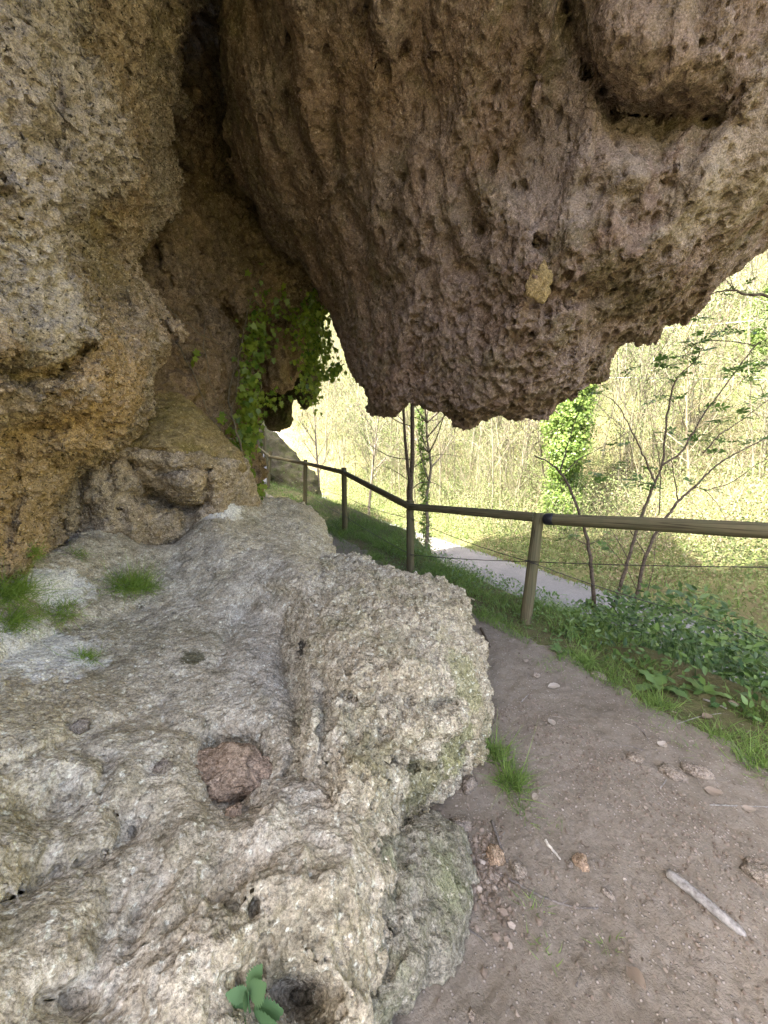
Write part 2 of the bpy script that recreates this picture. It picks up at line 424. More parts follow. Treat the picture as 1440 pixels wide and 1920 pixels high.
def shaped(fn, disp, band=.5):
    """push the solid's skin in and out by a 3-D field (large forms: folds, seams, lobes)"""
    def g(G):
        f = fn(G); m = np.abs(f) < band
        if m.any(): f[m] -= disp(G[m], None)
        return f
    return g
def ball(c, r):
    c = np.asarray(c, float); r = np.broadcast_to(np.asarray(r, float), (3,))
    return lambda G: (np.sqrt((((G - c) / r) ** 2).sum(-1)) - 1) * r.min()
def subdivide(V, Q, lev):
    me = new_mesh('tmp', V, [Q]); o = bpy.data.objects.new('tmp', me); COL.objects.link(o)
    if lev:
        md = o.modifiers.new('s', 'SUBSURF'); md.levels = lev; md.render_levels = lev
    dg = bpy.context.evaluated_depsgraph_get(); ev = o.evaluated_get(dg).to_mesh()
    nv = len(ev.vertices); V2 = np.empty(nv * 3, np.float32); ev.vertices.foreach_get('co', V2); V2 = V2.reshape(-1, 3)
    L = np.empty(len(ev.loops), np.int32); ev.loops.foreach_get('vertex_index', L)
    Q2 = L.reshape(-1, 4)
    o.evaluated_get(dg).to_mesh_clear(); bpy.data.objects.remove(o); bpy.data.meshes.remove(me)
    return V2, Q2
def normals(V, Q):
    if Q.shape[1] == 4: n = np.cross(V[Q[:, 2]] - V[Q[:, 0]], V[Q[:, 3]] - V[Q[:, 1]])
    else: n = np.cross(V[Q[:, 1]] - V[Q[:, 0]], V[Q[:, 2]] - V[Q[:, 0]])
    out = np.zeros_like(V)
    for k in range(Q.shape[1]):
        for a in range(3): out[:, a] += np.bincount(Q[:, k], n[:, a], len(V))
    return out / (np.linalg.norm(out, axis=1, keepdims=True) + 1e-12)
ROCKV = {}
def rock(name, lo, hi, h, fn, lev, disp, mat, label, cat='rock'):
    V, Q = grid_solid(lo, hi, h, fn)
    # fine facets where the rock can be seen from about here, coarse ones round its back
    cen = V[Q].mean(1); fn_ = np.cross(V[Q[:, 2]] - V[Q[:, 0]], V[Q[:, 3]] - V[Q[:, 1]]); fn_ = fn_ / (np.linalg.norm(fn_, axis=1, keepdims=True) + 1e-9)
    vw = CAM - cen; vw /= np.linalg.norm(vw, axis=1, keepdims=True)
    qx, qy, d = proj(cen)
    vis = (d > .1) & (qx > -260) & (qx < 1700) & (qy > -220) & (qy < 2140) & ((fn_ * vw).sum(1) > -.72)
    vv = np.zeros(len(V), bool); vv[Q[vis]] = True; inner = vv[Q].all(1) & vis
    for _ in range(2):                      # the coarse part keeps two rings of overlap
        ring = np.zeros(len(V), bool); ring[Q[~inner]] = True; inner = ~(ring[Q].any(1)) & inner if _ < 2 else inner
    parts = []
    for qs, lv in ((Q[vis], lev), (Q[~inner], 0)):
        if not len(qs): continue
        u, inv = np.unique(qs, return_inverse=True)
        parts.append((V[u], inv.reshape(qs.shape), lv))
    Vs, Qs, n = [], [], 0; keep = None
    for v, q, lv in parts:
        v, q = subdivide(v, q, lv)
        for dfn in disp:
            v = v + normals(v, q) * dfn(v, normals(v, q))[:, None]
        if keep is None: keep = (v, normals(v, q))
        else: v = v - normals(v, q) * .02
        Vs.append(v); Qs.append(q + n); n += len(v)
    o = put(name, np.concatenate(Vs), [np.concatenate(Qs)], mat)
    ROCKV[name] = keep + proj(keep[0])
    print('rock', name, [len(v) for v in Vs])
    return tag(o, label, cat)
def snap(px, py, names, d0=None):
    """nearest rock surface point (world, normal) seen at a photograph pixel: real contact for what grows or lies on it"""
    best = None
    for nme in names:
        V, Nn, qx, qy, d = ROCKV[nme]
        m = (np.hypot(qx - px, qy - py) < 10) & (d > .2)
        if m.any():
            i = np.where(m)[0]; j = i[np.argmin(d[i])]
            if best is None or d[j] < best[0]: best = (d[j], V[j], Nn[j])
    return best[1], best[2]

# ------------------------------------------------------------------ the lie of the land
P0 = np.array([1.4, 3.6]); UU = np.array([-.49, .872]); NN = np.array([.872, .49])
def st(x, y):
    dx, dy = x - P0[0], y - P0[1]
    return dx * NN[0] + dy * NN[1], dx * UU[0] + dy * UU[1]      # s: right of the fence line, t: along it
def xy(s, t): return P0[0] + s * NN[0] + t * UU[0], P0[1] + s * NN[1] + t * UU[1]
def splus(v, k=2.0): return k * np.logaddexp(0, v / k)
ROADZ = -2.0
def height(x, y):
    x = np.asarray(x, float); y = np.asarray(y, float); s, t = st(x, y)
    ramp = .06 * splus(t - 1.5, .6) * np.clip((40 - t) / 30, 0, 1)
    wd = .75 * sstep(2.2, 3.6, t) * sstep(12, 8, t)
    f = sstep(.2 + .6 * wd, 2.5 + .3 * wd, s)
    z = ramp * (1 - f) + (ROADZ + .01 * t) * f
    q = np.maximum(s - 7.6, .95 * y + .25 * x - 23)
    z = z + .72 * splus(q, 2.0) - .72 * splus(np.full_like(q, -9), 2.0)
    bump_ = fbm(np.stack([x, y, 0 * x], -1).reshape(-1, 3) * .12, 4, 51).reshape(x.shape)
    z = z + bump_ * np.clip((s - 6.5) * .25, 0, 1.8)
    near = fbm(np.stack([x, y, 0 * x], -1).reshape(-1, 3) * 1.4, 4, 53).reshape(x.shape)
    z = z + near * .05 * np.where((s > 3.0) & (s < 6.0), .25, 1)
    # brown bank left of the path, and the drier mound right of the third post
    z = z + .08 * np.exp(-((s - .8) / .5) ** 2 - ((t - 3.7) / .9) ** 2) + .12 * np.exp(-((s - .5) / .5) ** 2 - ((t - 5.8) / 1.2) ** 2)
    return z
def pz(x, y):
    """height of the trodden surface where there is one"""
    s, t = st(x, y); i = np.clip(np.searchsorted(PSV, s), 1, len(PSV) - 1); j = np.clip(np.searchsorted(PTV, t), 1, len(PTV) - 1)
    on = (s > PSV[0]) & (s < -.45) & (t > PTV[0]) & (t < PTV[-1]); return np.where(on, PZ[i, j], height(x, y))
def ground_at(px, py):
    """where the line of sight through a pixel meets the ground"""
    o = CAM; dvec = at(px, py, 1.0) - o
    lo, tt = .3, np.arange(.3, 30, .004)
    p = o + dvec * tt[:, None]; dz = p[:, 2] - pz(p[:, 0], p[:, 1])
    i = int(np.argmax(dz < 0)); return p[i]

def ground_mat():
    m, nt, b = mat_new('grassy earth'); k = N(nt); P = k.pos()
    c = k.mix(k.ramp(k.noise(P, .9, 6, .65), [(.35, 0.), (.65, 1.)]), (.11, .09, .05), (.07, .095, .028))
    c = k.mix(k.ramp(k.noise(P, 14, 5, .7), [(.4, 0.), (.7, .8)]), c, (.12, .1, .055))
    k.l(c, b.inputs['Base Color']); k.l(k.bump(k.noise(P, 18, 6, .7), .8, .06), b.inputs['Normal']); return m
def hill_leaf(): pass
def dirt_mat():
    m, nt, b = mat_new('trodden earth'); k = N(nt); P = k.pos()
    n1 = k.noise(P, 1.7, 6, .6); n2 = k.noise(P, 12, 6, .7); n3 = k.noise(P, 90, 4, .7)
    c = k.mix(k.ramp(n1, [(.35, 0.), (.65, 1.)]), (.14, .118, .087), (.205, .177, .136))
    c = k.mix(k.ramp(n2, [(.35, 0.), (.7, .7)]), c, (.25, .222, .185))
    c = k.mix(k.ramp(n3, [(.3, .0), (.75, .6)]), c, (.085, .07, .054))
    cell = k.n('TexVoronoi'); cell.inputs['Scale'].default_value = 75; k.l(P, cell.inputs['Vector'])
    pb = k.ramp(cell.outputs['Distance'], [(.22, 1.), (.34, 0.)])
    sel = k.n('SeparateColor'); k.l(cell.outputs['Color'], sel.inputs[0])
    pick = k.math('MULTIPLY', pb, k.ramp(sel.outputs[0], [(.72, 0.), (.78, 1.)]))
    c = k.mix(pick, c, (.33, .29, .25))
    k.l(c, b.inputs['Base Color'])
    h = k.math('ADD', k.math('MULTIPLY', n2, .9), k.math('ADD', k.math('MULTIPLY', n3, .5), k.math('MULTIPLY', pick, .7)))
    k.l(k.bump(h, .9, .012), b.inputs['Normal']); return m
def road_mat():
    m, nt, b = mat_new('crushed stone'); k = N(nt); P = k.pos()
    c = k.mix(k.ramp(k.noise(P, 1.2, 5, .6), [(.35, 0.), (.65, 1.)]), (.12, .117, .11), (.17, .164, .152))
    c = k.mix(k.ramp(k.noise(P, 28, 4, .8), [(.35, 0.), (.7, .8)]), c, (.09, .088, .084))
    k.l(c, b.inputs['Base Color']); k.l(k.bump(k.noise(P, 40, 4, .8), .5, .012), b.inputs['Normal']); return m
M_GROUND, M_DIRT, M_ROAD = ground_mat(), dirt_mat(), road_mat()

def axis(a, b, step, lo, hi, g=1.07):
    mid = list(np.arange(a, b + 1e-6, step)); s_ = step; v = mid[-1]; up = []
    while v < hi: s_ = min(s_ * g, 4.0); v += s_; up.append(v)
    s_ = step; v = mid[0]; dn = []
    while v > lo: s_ = min(s_ * g, 4.0); v -= s_; dn.append(v)
    return np.array(dn[::-1] + mid + up)
def sheet(X, Y, Z, flip=False):
    n, m = X.shape; V = np.stack([X, Y, Z], -1).reshape(-1, 3)
    i = np.arange(n - 1)[:, None] * m + np.arange(m - 1)[None]
    q = np.stack([i, i + m, i + m + 1, i + 1], -1).reshape(-1, 4)
    return V, q[:, ::-1] if flip else q
X, Y = np.meshgrid(axis(-2, 6, .06, -90, 160), axis(-1, 14, .06, -60, 190), indexing='ij')
S_, T_ = st(X, Y)
Z = height(X, Y) - .045 * ((S_ > -2.7) & (S_ < -.5) & (T_ > -5.2) & (T_ < 13)) - .16 * ((S_ > 2.75) & (S_ < 5.75) & (T_ > -6) & (T_ < 40))
V, Q = sheet(X, Y, Z)
tag(put('ground', V, [Q], M_GROUND, origin=(0, 0, 0)), kind='structure')
# trodden path: fine sheet, with a ragged right edge
sv = np.concatenate([np.linspace(-2.9, -2.0, 40)[:-1], np.arange(-2.0, -.2, .011)]); tv = axis(-3.6, -.2, .011, -5.4, 13.2, 1.012)
Sg, Tg = np.meshgrid(sv, tv, indexing='ij'); X, Y = xy(Sg, Tg)
Pf = np.stack([X, Y, 0 * X], -1).reshape(-1, 3).astype(np.float32)
Z = height(X, Y)
rel_ = fbm(Pf * 6, 4, 61) * .014 + fbm(Pf * 26, 3, 62, .6) * .006
cl = worley(Pf * 28, 63); rel_ = rel_ + np.clip(.33 - cl, 0, 1) * .022
# loose crumbly soil beside the boulder
loose = sstep(-1.15, -1.75, Sg).ravel() * .9 + .1
rel_ = rel_ + loose * (fbm(Pf * 55, 2, 64) * .007 + np.clip(.4 - worley(Pf * 48, 65), 0, 1) * .02)
edge = fbm(Pf * 3.1, 4, 66) * .16
Z = Z + rel_.reshape(X.shape) + .006 - .09 * sstep(-.42, -.28, Sg + edge.reshape(X.shape))
V, Q = sheet(X, Y, Z)
tag(put('path', V, [Q[:, ::-1]] if False else [Q], M_DIRT, origin=(0, 0, 0)), kind='structure')
PSV, PTV, PZ = sv, tv, Z
# gravel road in the valley
Sg, Tg = np.meshgrid(np.linspace(2.6, 5.9, 66), axis(-6, 14, .07, -60, 60, 1.05), indexing='ij'); X, Y = xy(Sg, Tg)
Pf = np.stack([X, Y, 0 * X], -1).reshape(-1, 3)
e = (fbm(Pf * 1.3, 4, 71) * .3).reshape(X.shape)
Z = height(X, Y) + .02 + (fbm(Pf * 8, 3, 72) * .012).reshape(X.shape) - .08 * (sstep(5.5, 5.75, Sg + e) + sstep(2.95, 2.7, Sg + e))
V, Q = sheet(X, Y, Z)
tag(put('road', V, [Q], M_ROAD, origin=(0, 0, 0)), kind='structure')

# ------------------------------------------------------------------ rock shapes
# --- overhang
OV_POLY = [(395, -1000), (418, 0), (414, 100), (428, 200), (438, 300), (445, 350), (470, 390), (488, 440), (540, 492), (588, 545), (612, 590), (632, 650), (662, 712), (700, 766), (738, 782), (775, 764), (800, 776),
           (838, 784), (870, 794), (922, 782), (990, 773), (1080, 742), (1132, 704), (1160, 652), (1222, 646), (1262, 600), (1330, 562), (1382, 515), (1440, 466), (1560, 370), (2000, 60), (2700, -300), (2700, -1000)]
OV_CTRL = [(870, 785, 3.5), (735, 775, 3.9), (620, 600, 4.5), (690, 740, 4.1), (1080, 730, 3.35), (1160, 640, 3.2), (1310, 565, 3.0), (1440, 450, 2.8), (870, 600, 3.0), (760, 650, 3.45), (700, 450, 3.15), (550, 440, 3.9),
           (450, 300, 3.3), (430, 0, 2.55), (560, 200, 2.7), (700, 200, 2.55), (700, 0, 2.1), (900, 300, 2.5), (1000, 0, 1.95), (1150, 60, 1.82), (1200, 260, 2.17), (1300, 330, 2.1), (1400, 120, 1.85), (1180, 470, 2.35),
           (1040, 640, 2.85), (1300, 470, 2.5), (1440, 300, 2.15), (2000, -100, 2.4), (700, -800, 1.25), (1200, -800, 1.2), (430, -700, 1.5), (2000, -900, 1.3), (1600, 200, 2.4)]
OV_DENT = [(1230, 222, 34, 18, .13), (1150, 170, 40, 40, .07), (1345, 230, 40, 20, .11), (1240, 342, 14, 14, .13), (1310, 268, 50, 24, .07), (1250, 90, 140, 80, -.08), (1080, 150, 25, 60, .08), (900, 430, 14, 18, .12), (875, 505, 16, 12, .1), (735, 430, 14, 26, .1), (605, 120, 12, 40, .09),
           (800, 440, 12, 30, .08), (555, 390, 16, 10, .1), (620, 385, 14, 12, .1), (655, 520, 9, 12, .1), (1015, 460, 18, 12, .1), (905, 590, 16, 12, .1), (1000, 290, 40, 30, -.05), (1130, 300, 70, 40, -.08), (1200, 330, 70, 30, -.07), (960, 640, 30, 20, .06), (1120, 560, 60, 20, .07)]
OV_GROOVE = [([(1060, 0), (1075, 80), (1120, 170), (1150, 215)], 14, 0.16), ([(1150, 215), (1250, 215), (1380, 225)], 14, 0.11), ([(545, 60), (540, 180), (560, 260), (600, 340)], 10, 0.11), ([(630, 150), (632, 260), (640, 380), (690, 460)], 9, 0.11), ([(480, 0), (485, 120), (500, 250), (560, 380)], 9, 0.10),
             ([(690, 0), (680, 60), (720, 120)], 9, 0.08), ([(820, 300), (825, 400), (860, 520)], 8, 0.08), ([(735, 400), (760, 480), (800, 500)], 9, 0.10), ([(1180, 500), (1100, 560), (1000, 560)], 11, 0.10), ([(1440, 130), (1340, 270), (1280, 400), (1180, 500)], 12, -0.11), ([(1250, 590), (1150, 600), (1060, 660)], 12, 0.08),
             ([(1000, 100), (985, 200), (1000, 300)], 10, 0.08)]
def ov_disp1(V, Nn):
    P = V.astype(np.float32)
    wv = np.stack([fbm(P * 1.3, 2, 3), fbm(P * 1.3, 2, 4), fbm(P * 1.3, 2, 5)], -1)
    A = P + wv * .28
    fl = fbm(A * np.array([3.0, .7, .7]), 3, 11, .5)              # flutes running down the slope
    big = fbm(P * 1.1, 3, 14)
    low = sstep(3.6, 2.5, P[:, 2])
    seam = np.exp(-(perlin(A * np.array([3.4, .8, .8]), 18) / .055) ** 2) * (.35 + .65 * sstep(-.1, .3, fbm(P * 1.6, 2, 19)))
    seam2 = np.exp(-(perlin(A * np.array([6.5, 2.4, 2.4]) + 9, 20) / .10) ** 2) * sstep(-.1, .3, fbm(P * 2.2, 2, 21))
    return fl * .24 + big * .12 - seam * .055 - seam2 * .03 + low * np.clip(fbm(A * np.array([5, 2.6, 2.6]), 3, 17, .55), -.8, .8) * .08
def ov_disp2(V, Nn):
    P = V.astype(np.float32)
    tip = sstep(3.3, 2.3, P[:, 2] + .5 * fbm(P * 1.5, 2, 34)) * .9 + .10   # scallops towards the low lip only
    wv = np.stack([fbm(P * 4, 2, 23), fbm(P * 4, 2, 24), fbm(P * 4, 2, 25)], -1)
    A = P * np.array([10, 5, 6]) + wv * 1.3
    sc = worley(A, 27); sc2 = worley(P * np.array([23, 14, 16]) + wv, 28)
    var = sstep(-.35, .35, fbm(P * 2.7, 3, 32))
    return tip * ((sc - .5) * .085 * (.25 + var) + (sc2 - .5) * .045 * (1.2 - var)) + fbm(P * 7, 5, 31, .6) * .030
def pocked(P, f, seed, warp=.5, k=(1, 1, 1)):
    """porous tufa: pits with a sharp net of ridges between them"""
    P = np.asarray(P, np.float32)
    wv = np.stack([fbm(P * f * .7, 2, seed + q) for q in (1, 2, 3)], -1)
    return np.clip(worley(P * np.asarray(k, np.float32) * f + wv * warp, seed), 0, .95) - .5
def pits(V, f, amt, thr, seed, mask=None):
    d = worley(V.astype(np.float32) * f + fbm(V * f * .6, 2, seed + 5)[:, None] * .5, seed)
    p = -np.clip(thr - d, 0, thr) / thr * amt
    return p if mask is None else p * mask
def ov_disp3(V, Nn):
    P = V.astype(np.float32)
    holes = sstep(-.12, .2, fbm(P * 1.9, 2, 41)); low = sstep(3.6, 2.6, P[:, 2])
    rough = .35 + .65 * sstep(-.1, .3, fbm(P * 2.4, 3, 45))
    return pits(P * np.array([1, .55, .55]), 8, .12, .32, 42, holes) + rough * (fbm(P * 28, 4, 43, .68) * .017 + pits(P, 32, .018, .45, 44)) + low * pocked(P, 30, 46, .7) * .014 + pits(P * np.array([1, .7, .7]), 12, .07, .38, 47, .3 + .7 * (.35 + .65 * low)) + pits(P, 21, .04, .4, 48, .3 + .7 * rough)
ov_rel = Relief(OV_POLY, OV_CTRL, OV_DENT, OV_GROOVE)
ov0 = relief_fn(ov_rel, .30, .45, 3.2)
def ov_fn(G):
    f = ov0(G)
    top = ball((2.6, 4.1, 5.5), (3.2, 2.2, 1.5))(G)
    over = ball((-.2, -.3, 5.9), (2.6, 1.9, 1.3))(G)  # unseen roof over the camera, widened to keep sun off the path
    g = np.maximum(f, G[..., 2] - 5.7 + .25 * np.maximum(0, G[..., 0] - 1.5))
    return smin(np.minimum(g, top), over, .3)
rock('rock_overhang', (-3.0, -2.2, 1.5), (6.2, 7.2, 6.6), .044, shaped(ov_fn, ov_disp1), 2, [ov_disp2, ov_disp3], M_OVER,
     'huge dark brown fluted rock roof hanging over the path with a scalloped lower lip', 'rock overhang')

# --- left wall
CW_POLY = [(-900, -1000), (372, -1000), (352, 0), (344, 60), (330, 150), (300, 250), (284, 292), (308, 312), (312, 350), (298, 385), (264, 397), (262, 450), (266, 520), (286, 560), (300, 640), (298, 700), (268, 765), (228, 825), (200, 846), (170, 842), (164, 872),
           (160, 930), (142, 1000), (130, 1040), (20, 1055), (0, 1070), (-60, 1120), (-900, 1400)]
CW_CTRL = [(0, 0, 1.55), (350, 0, 2.7), (180, 50, 2.05), (300, 300, 2.75), (0, 350, 1.5), (150, 380, 1.95), (262, 450, 2.7), (90, 480, 1.75), (200, 520, 2.35), (290, 640, 2.6), (200, 690, 2.1), (60, 640, 1.62), (130, 600, 1.85), (0, 760, 1.6), (150, 800, 2.05), (260, 760, 2.5),
           (80, 800, 1.9), (60, 920, 2.2), (150, 900, 2.65), (120, 1030, 2.55), (0, 930, 1.9), (0, 1060, 1.9), (-600, 0, .95), (-600, 900, 1.05), (200, -800, 1.35), (-500, -800, .8)]
CW_DENT = [(200, 430, 50, 70, 0.29), (60, 800, 60, 16, 0.25), (190, 812, 22, 14, 0.29), (110, 870, 30, 12, 0.18), (215, 560, 30, 50, 0.14), (70, 690, 70, 20, 0.14), (20, 830, 50, 14, 0.25), (105, 270, 25, 30, 0.11), (300, 120, 25, 60, 0.11), (210, 720, 60, 50, -0.14), (90, 330, 60, 60, -0.09)]
CW_GROOVE = [([(0, 690), (60, 720), (110, 700), (160, 650)], 12, 0.18), ([(230, 700), (215, 760), (150, 800), (100, 805), (40, 800)], 10, 0.13), ([(30, 850), (25, 930), (10, 1040)], 10, 0.22), ([(130, 390), (130, 450), (135, 500)], 10, 0.14), ([(150, 860), (140, 920), (125, 1000)], 8, 0.11), ([(290, 240), (300, 180), (330, 100)], 10, 0.07)]
def lobes(P, f, seed):
    """rounded bulges meeting in sharp creases"""
    wv = np.stack([fbm(P * f * .8, 3, seed + q) for q in (1, 2, 3)], -1)
    return .55 - np.clip(worley(P * f + wv * .7, seed), 0, 1)
def cw_disp1(V, Nn):
    P = V.astype(np.float32)
    return lobes(P, 1.7, 131) * .34 + lobes(P, 4.2, 133) * .10 + fbm(P * 1.5, 3, 101) * .10 + fbm(P * 3.6, 4, 103, .58) * .15 + np.clip(fbm(P * np.array([4, 4, 3.2]), 3, 104, .5, True), -.6, 1) * .06
def cw_disp2(V, Nn):
    P = V.astype(np.float32)
    rough = .45 + .55 * sstep(-.15, .3, fbm(P * 1.8, 3, 110))
    wv = np.stack([fbm(P * 9, 2, 111), fbm(P * 9, 2, 112), fbm(P * 9, 2, 113)], -1)
    w1 = worley(P * 17 + wv * .6, 115); w2 = worley(P * 36 + wv, 116)
    return rough * ((w1 - .5) * .075 + (w2 - .5) * .042) + fbm(P * 10, 5, 118, .68) * .075
def cw_disp3(V, Nn):
    P = V.astype(np.float32); hol = sstep(-.1, .3, fbm(P * 2.6, 2, 121))
    return pits(P, 10, .07, .36, 122, hol) + pits(P, 19, .035, .38, 125) + pits(P, 46, .016, .5, 123) + fbm(P * 45, 3, 124, .65) * .010
cw_rel = Relief(CW_POLY, CW_CTRL, CW_DENT, CW_GROOVE)
cw0 = relief_fn(cw_rel, .22, .25, 2.6)
def cw_fn(G): return np.minimum(cw0(G), np.maximum(ball((-3.4, -.3, 2.6), (2.0, 2.6, 4.5))(G), -2.2 - G[..., 1]))
rock('cliff_wall', (-5.6, -2.6, -.4), (-.4, 5.2, 7.6), .045, shaped(cw_fn, cw_disp1), 2, [cw_disp2, cw_disp3], M_CLIFF,
     'pitted tan and grey rock face bulging out beside the white ledge, in front of the dark recess', 'rock wall')

# --- back of the recess
CV_POLY = [(60, -1000), (900, -1000), (900, 300), (720, 480), (606, 556), (560, 600), (490, 590), (458, 620), (447, 660), (452, 720), (458, 790), (448, 830), (470, 880), (476, 940), (430, 1040), (60, 1080)]
CV_CTRL = [(380, 0, 3.7), (330, 200, 3.6), (400, 200, 4.1), (440, 330, 4.5), (350, 330, 3.9), (300, 450, 3.5), (400, 480, 4.2), (500, 480, 4.7), (600, 545, 5.2), (280, 620, 3.5), (350, 600, 3.75), (440, 600, 4.5), (380, 720, 3.7), (445, 760, 4.6), (300, 800, 3.5), (430, 880, 4.2), (300, 960, 3.6), (140, 940, 3.2), (470, 920, 4.5), (700, 300, 4.8), (300, -800, 2.2), (800, -800, 2.4), (100, 200, 3.2)]
CV_DENT = [(330, 150, 30, 40, .2), (310, 340, 30, 30, .15), (340, 290, 30, 14, -.1), (425, 560, 12, 20, .2), (300, 540, 20, 30, .1), (370, 690, 26, 40, -.08)]
CV_GROOVE = [([(300, 300), (350, 320), (380, 370), (430, 340)], 9, 0.20), ([(420, 580), (440, 610)], 9, 0.34), ([(330, 560), (400, 620), (430, 700)], 7, 0.14), ([(290, 420), (296, 520)], 7, 0.17), ([(380, 520), (400, 560), (420, 590)], 9, 0.17)]
def cv_disp1(V, Nn):
    P = V.astype(np.float32)
    return lobes(P, 1.5, 231) * .26 + lobes(P * np.array([1, 1, .6], np.float32), 4.0, 233) * .12 + fbm(P * 1.4, 3, 201) * .12 + fbm(P * 3.2, 4, 203, .58) * .2 + np.clip(fbm(P * np.array([4, 4, 2.6]), 3, 204, .5, True), -.6, 1) * .07
def cv_disp2(V, Nn):
    P = V.astype(np.float32)
    return (worley(P * 10 + fbm(P * 6, 2, 205)[:, None], 206) - .5) * .08 + fbm(P * 12, 5, 208, .66) * .07 + pits(P, 7, .12, .33, 209)
cv_rel = Relief(CV_POLY, CV_CTRL, CV_DENT, CV_GROOVE)
cv0 = relief_fn(cv_rel, .25, -.05, 2.5)
def cv_fn(G): return np.minimum(cv0(G), np.minimum(ball((-1.7, 2.4, 7.3), (2.3, 2.6, 1.0))(G), ball((-2.0, 7.6, 6.6), (3.3, 2.5, 1.9))(G)))  # unseen balls added overhead: a cap against skylight, a mass shading the road
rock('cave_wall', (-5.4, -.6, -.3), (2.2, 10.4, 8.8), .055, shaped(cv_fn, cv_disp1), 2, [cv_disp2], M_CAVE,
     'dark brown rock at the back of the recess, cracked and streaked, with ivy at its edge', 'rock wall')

# --- olive slab under the recess
SL_POLY = [(176, 872), (205, 815), (262, 745), (300, 704), (340, 738), (380, 778), (420, 818), (452, 850), (462, 880), (430, 892), (380, 866), (300, 845), (232, 842)]
SL_CTRL = [(300, 715, 3.45), (210, 845, 2.75), (430, 850, 3.35), (320, 840, 2.85), (300, 780, 3.1), (380, 800, 3.3), (400, 872, 3.2), (240, 780, 3.0)]
def sl_disp1(V, Nn):
    P = V.astype(np.float32); return fbm(P * 3, 3, 301) * .05 + fbm(P * np.array([5, 5, 16]), 3, 302, .5, True) * .014
def sl_disp2(V, Nn):
    P = V.astype(np.float32); return fbm(P * 16, 4, 303, .62) * .022 + pits(P, 30, .012, .45, 304)
rock('rock_slab', (-2.6, 1.9, .9), (-.6, 4.6, 2.7), .03, relief_fn(Relief(SL_POLY, SL_CTRL, [], [([(200, 850), (300, 838), (430, 878)], 6, -.05)]), .12, .0, 1.2), 2, [sl_disp1, sl_disp2], M_SLAB,
     'sloping olive brown slab below the recess, above the cracked cream rock', 'rock')
# --- cracked cream rock under the slab
LR_POLY = [(120, 880), (170, 846), (232, 836), (320, 838), (400, 860), (455, 862), (472, 900), (488, 950), (430, 975), (360, 1010), (300, 1030), (120, 1030)]
LR_CTRL = [(180, 870, 2.75), (230, 930, 2.8), (200, 990, 2.85), (300, 860, 2.85), (300, 930, 3.1), (380, 900, 3.0), (440, 900, 3.4), (470, 930, 3.7), (380, 960, 3.2), (300, 1000, 3.05)]
LR_DENT = [(280, 930, 30, 12, .35), (330, 950, 40, 12, .35), (300, 905, 26, 12, .1), (165, 970, 16, 30, .15), (340, 900, 40, 14, -.12)]
LR_GROOVE = [([(240, 870), (280, 920), (340, 955), (390, 940)], 8, .22), ([(180, 850), (240, 862), (300, 885), (390, 880)], 6, .12), ([(160, 850), (152, 930), (142, 1010)], 8, .12), ([(390, 880), (385, 930), (350, 980)], 8, .12), ([(200, 880), (225, 940), (230, 1000)], 6, .05)]
def lr_disp1(V, Nn):
    P = V.astype(np.float32); return fbm(P * 4, 4, 311) * .07 + np.clip(fbm(P * 7, 3, 312, .5, True), -.5, 1) * .02
def lr_disp2(V, Nn):
    P = V.astype(np.float32); return fbm(P * 17, 4, 313, .62) * .03 + pits(P, 24, .02, .42, 314)
rock('cracked_rock', (-3.0, 1.9, .2), (-.6, 4.6, 2.2), .03, relief_fn(Relief(LR_POLY, LR_CTRL, LR_DENT, LR_GROOVE), .12, .0, 1.2), 2, [lr_disp1, lr_disp2], M_CREAM,
     'cream rock split by a dark gaping crack, between the olive slab and the white ledge', 'rock')

# --- pale ledge, lower left
LE_POLY = [(-900, 1120), (-60, 1075), (0, 1058), (30, 1038), (100, 1030), (150, 1000), (215, 1002), (270, 1022), (330, 1020), (385, 960), (425, 925), (455, 915), (475, 925), (490, 940), (540, 940), (580, 950), (604, 972), (616, 1010), (622, 1040), (680, 1075), (760, 1150), (800, 1350),
           (770, 1480), (745, 1575), (748, 1650), (738, 1760), (705, 1920), (690, 2100), (600, 2500), (-900, 2500)]
LE_CTRL = [(0, 1070, 2.05), (120, 1040, 2.45), (220, 1010, 2.8), (330, 1025, 3.0), (430, 930, 3.55), (480, 945, 4.0), (590, 975, 4.1), (610, 1040, 3.5), (520, 1030, 3.05), (430, 1020, 3.0), (480, 1090, 2.62), (560, 1060, 2.72), (600, 1105, 2.42), (545, 1120, 2.42), (300, 1130, 2.5), (180, 1120, 2.35), (60, 1170, 1.92), (0, 1260, 1.55), (200, 1290, 1.72), (400, 1250, 1.95), (500, 1200, 2.3),
           (560, 1165, 2.45), (430, 1430, 1.42), (250, 1450, 1.30), (60, 1480, 1.15), (100, 1680, .97), (0, 1900, .76), (300, 1680, 1.02), (330, 1860, .87), (480, 1560, 1.17), (640, 1560, 1.22), (650, 1700, 1.06), (560, 1820, .95), (690, 1850, .96), (600, 1350, 1.72), (740, 1450, 1.7), (740, 1250, 2.2), (-500, 1300, 1.1), (-500, 2000, .6), (300, 2300, .66), (600, 2300, .74)]
LE_DENT = [(420, 1440, 46, 66, .22), (470, 1420, 34, 44, .16), (448, 1500, 42, 32, .14), (500, 1460, 26, 20, .08), (565, 1870, 56, 44, .16), (480, 1850, 50, 30, .08), (145, 1365, 40, 22, .05), (90, 1075, 60, 30, -.08), (90, 1500, 90, 60, .08), (60, 1620, 40, 20, .06), (480, 1150, 50, 40, .10), (265, 1145, 18, 12, .05), (480, 1260, 60, 60, -.06), (260, 1540, 60, 40, .05), (120, 1880, 80, 30, .08), (420, 1010, 40, 40, -.06)]
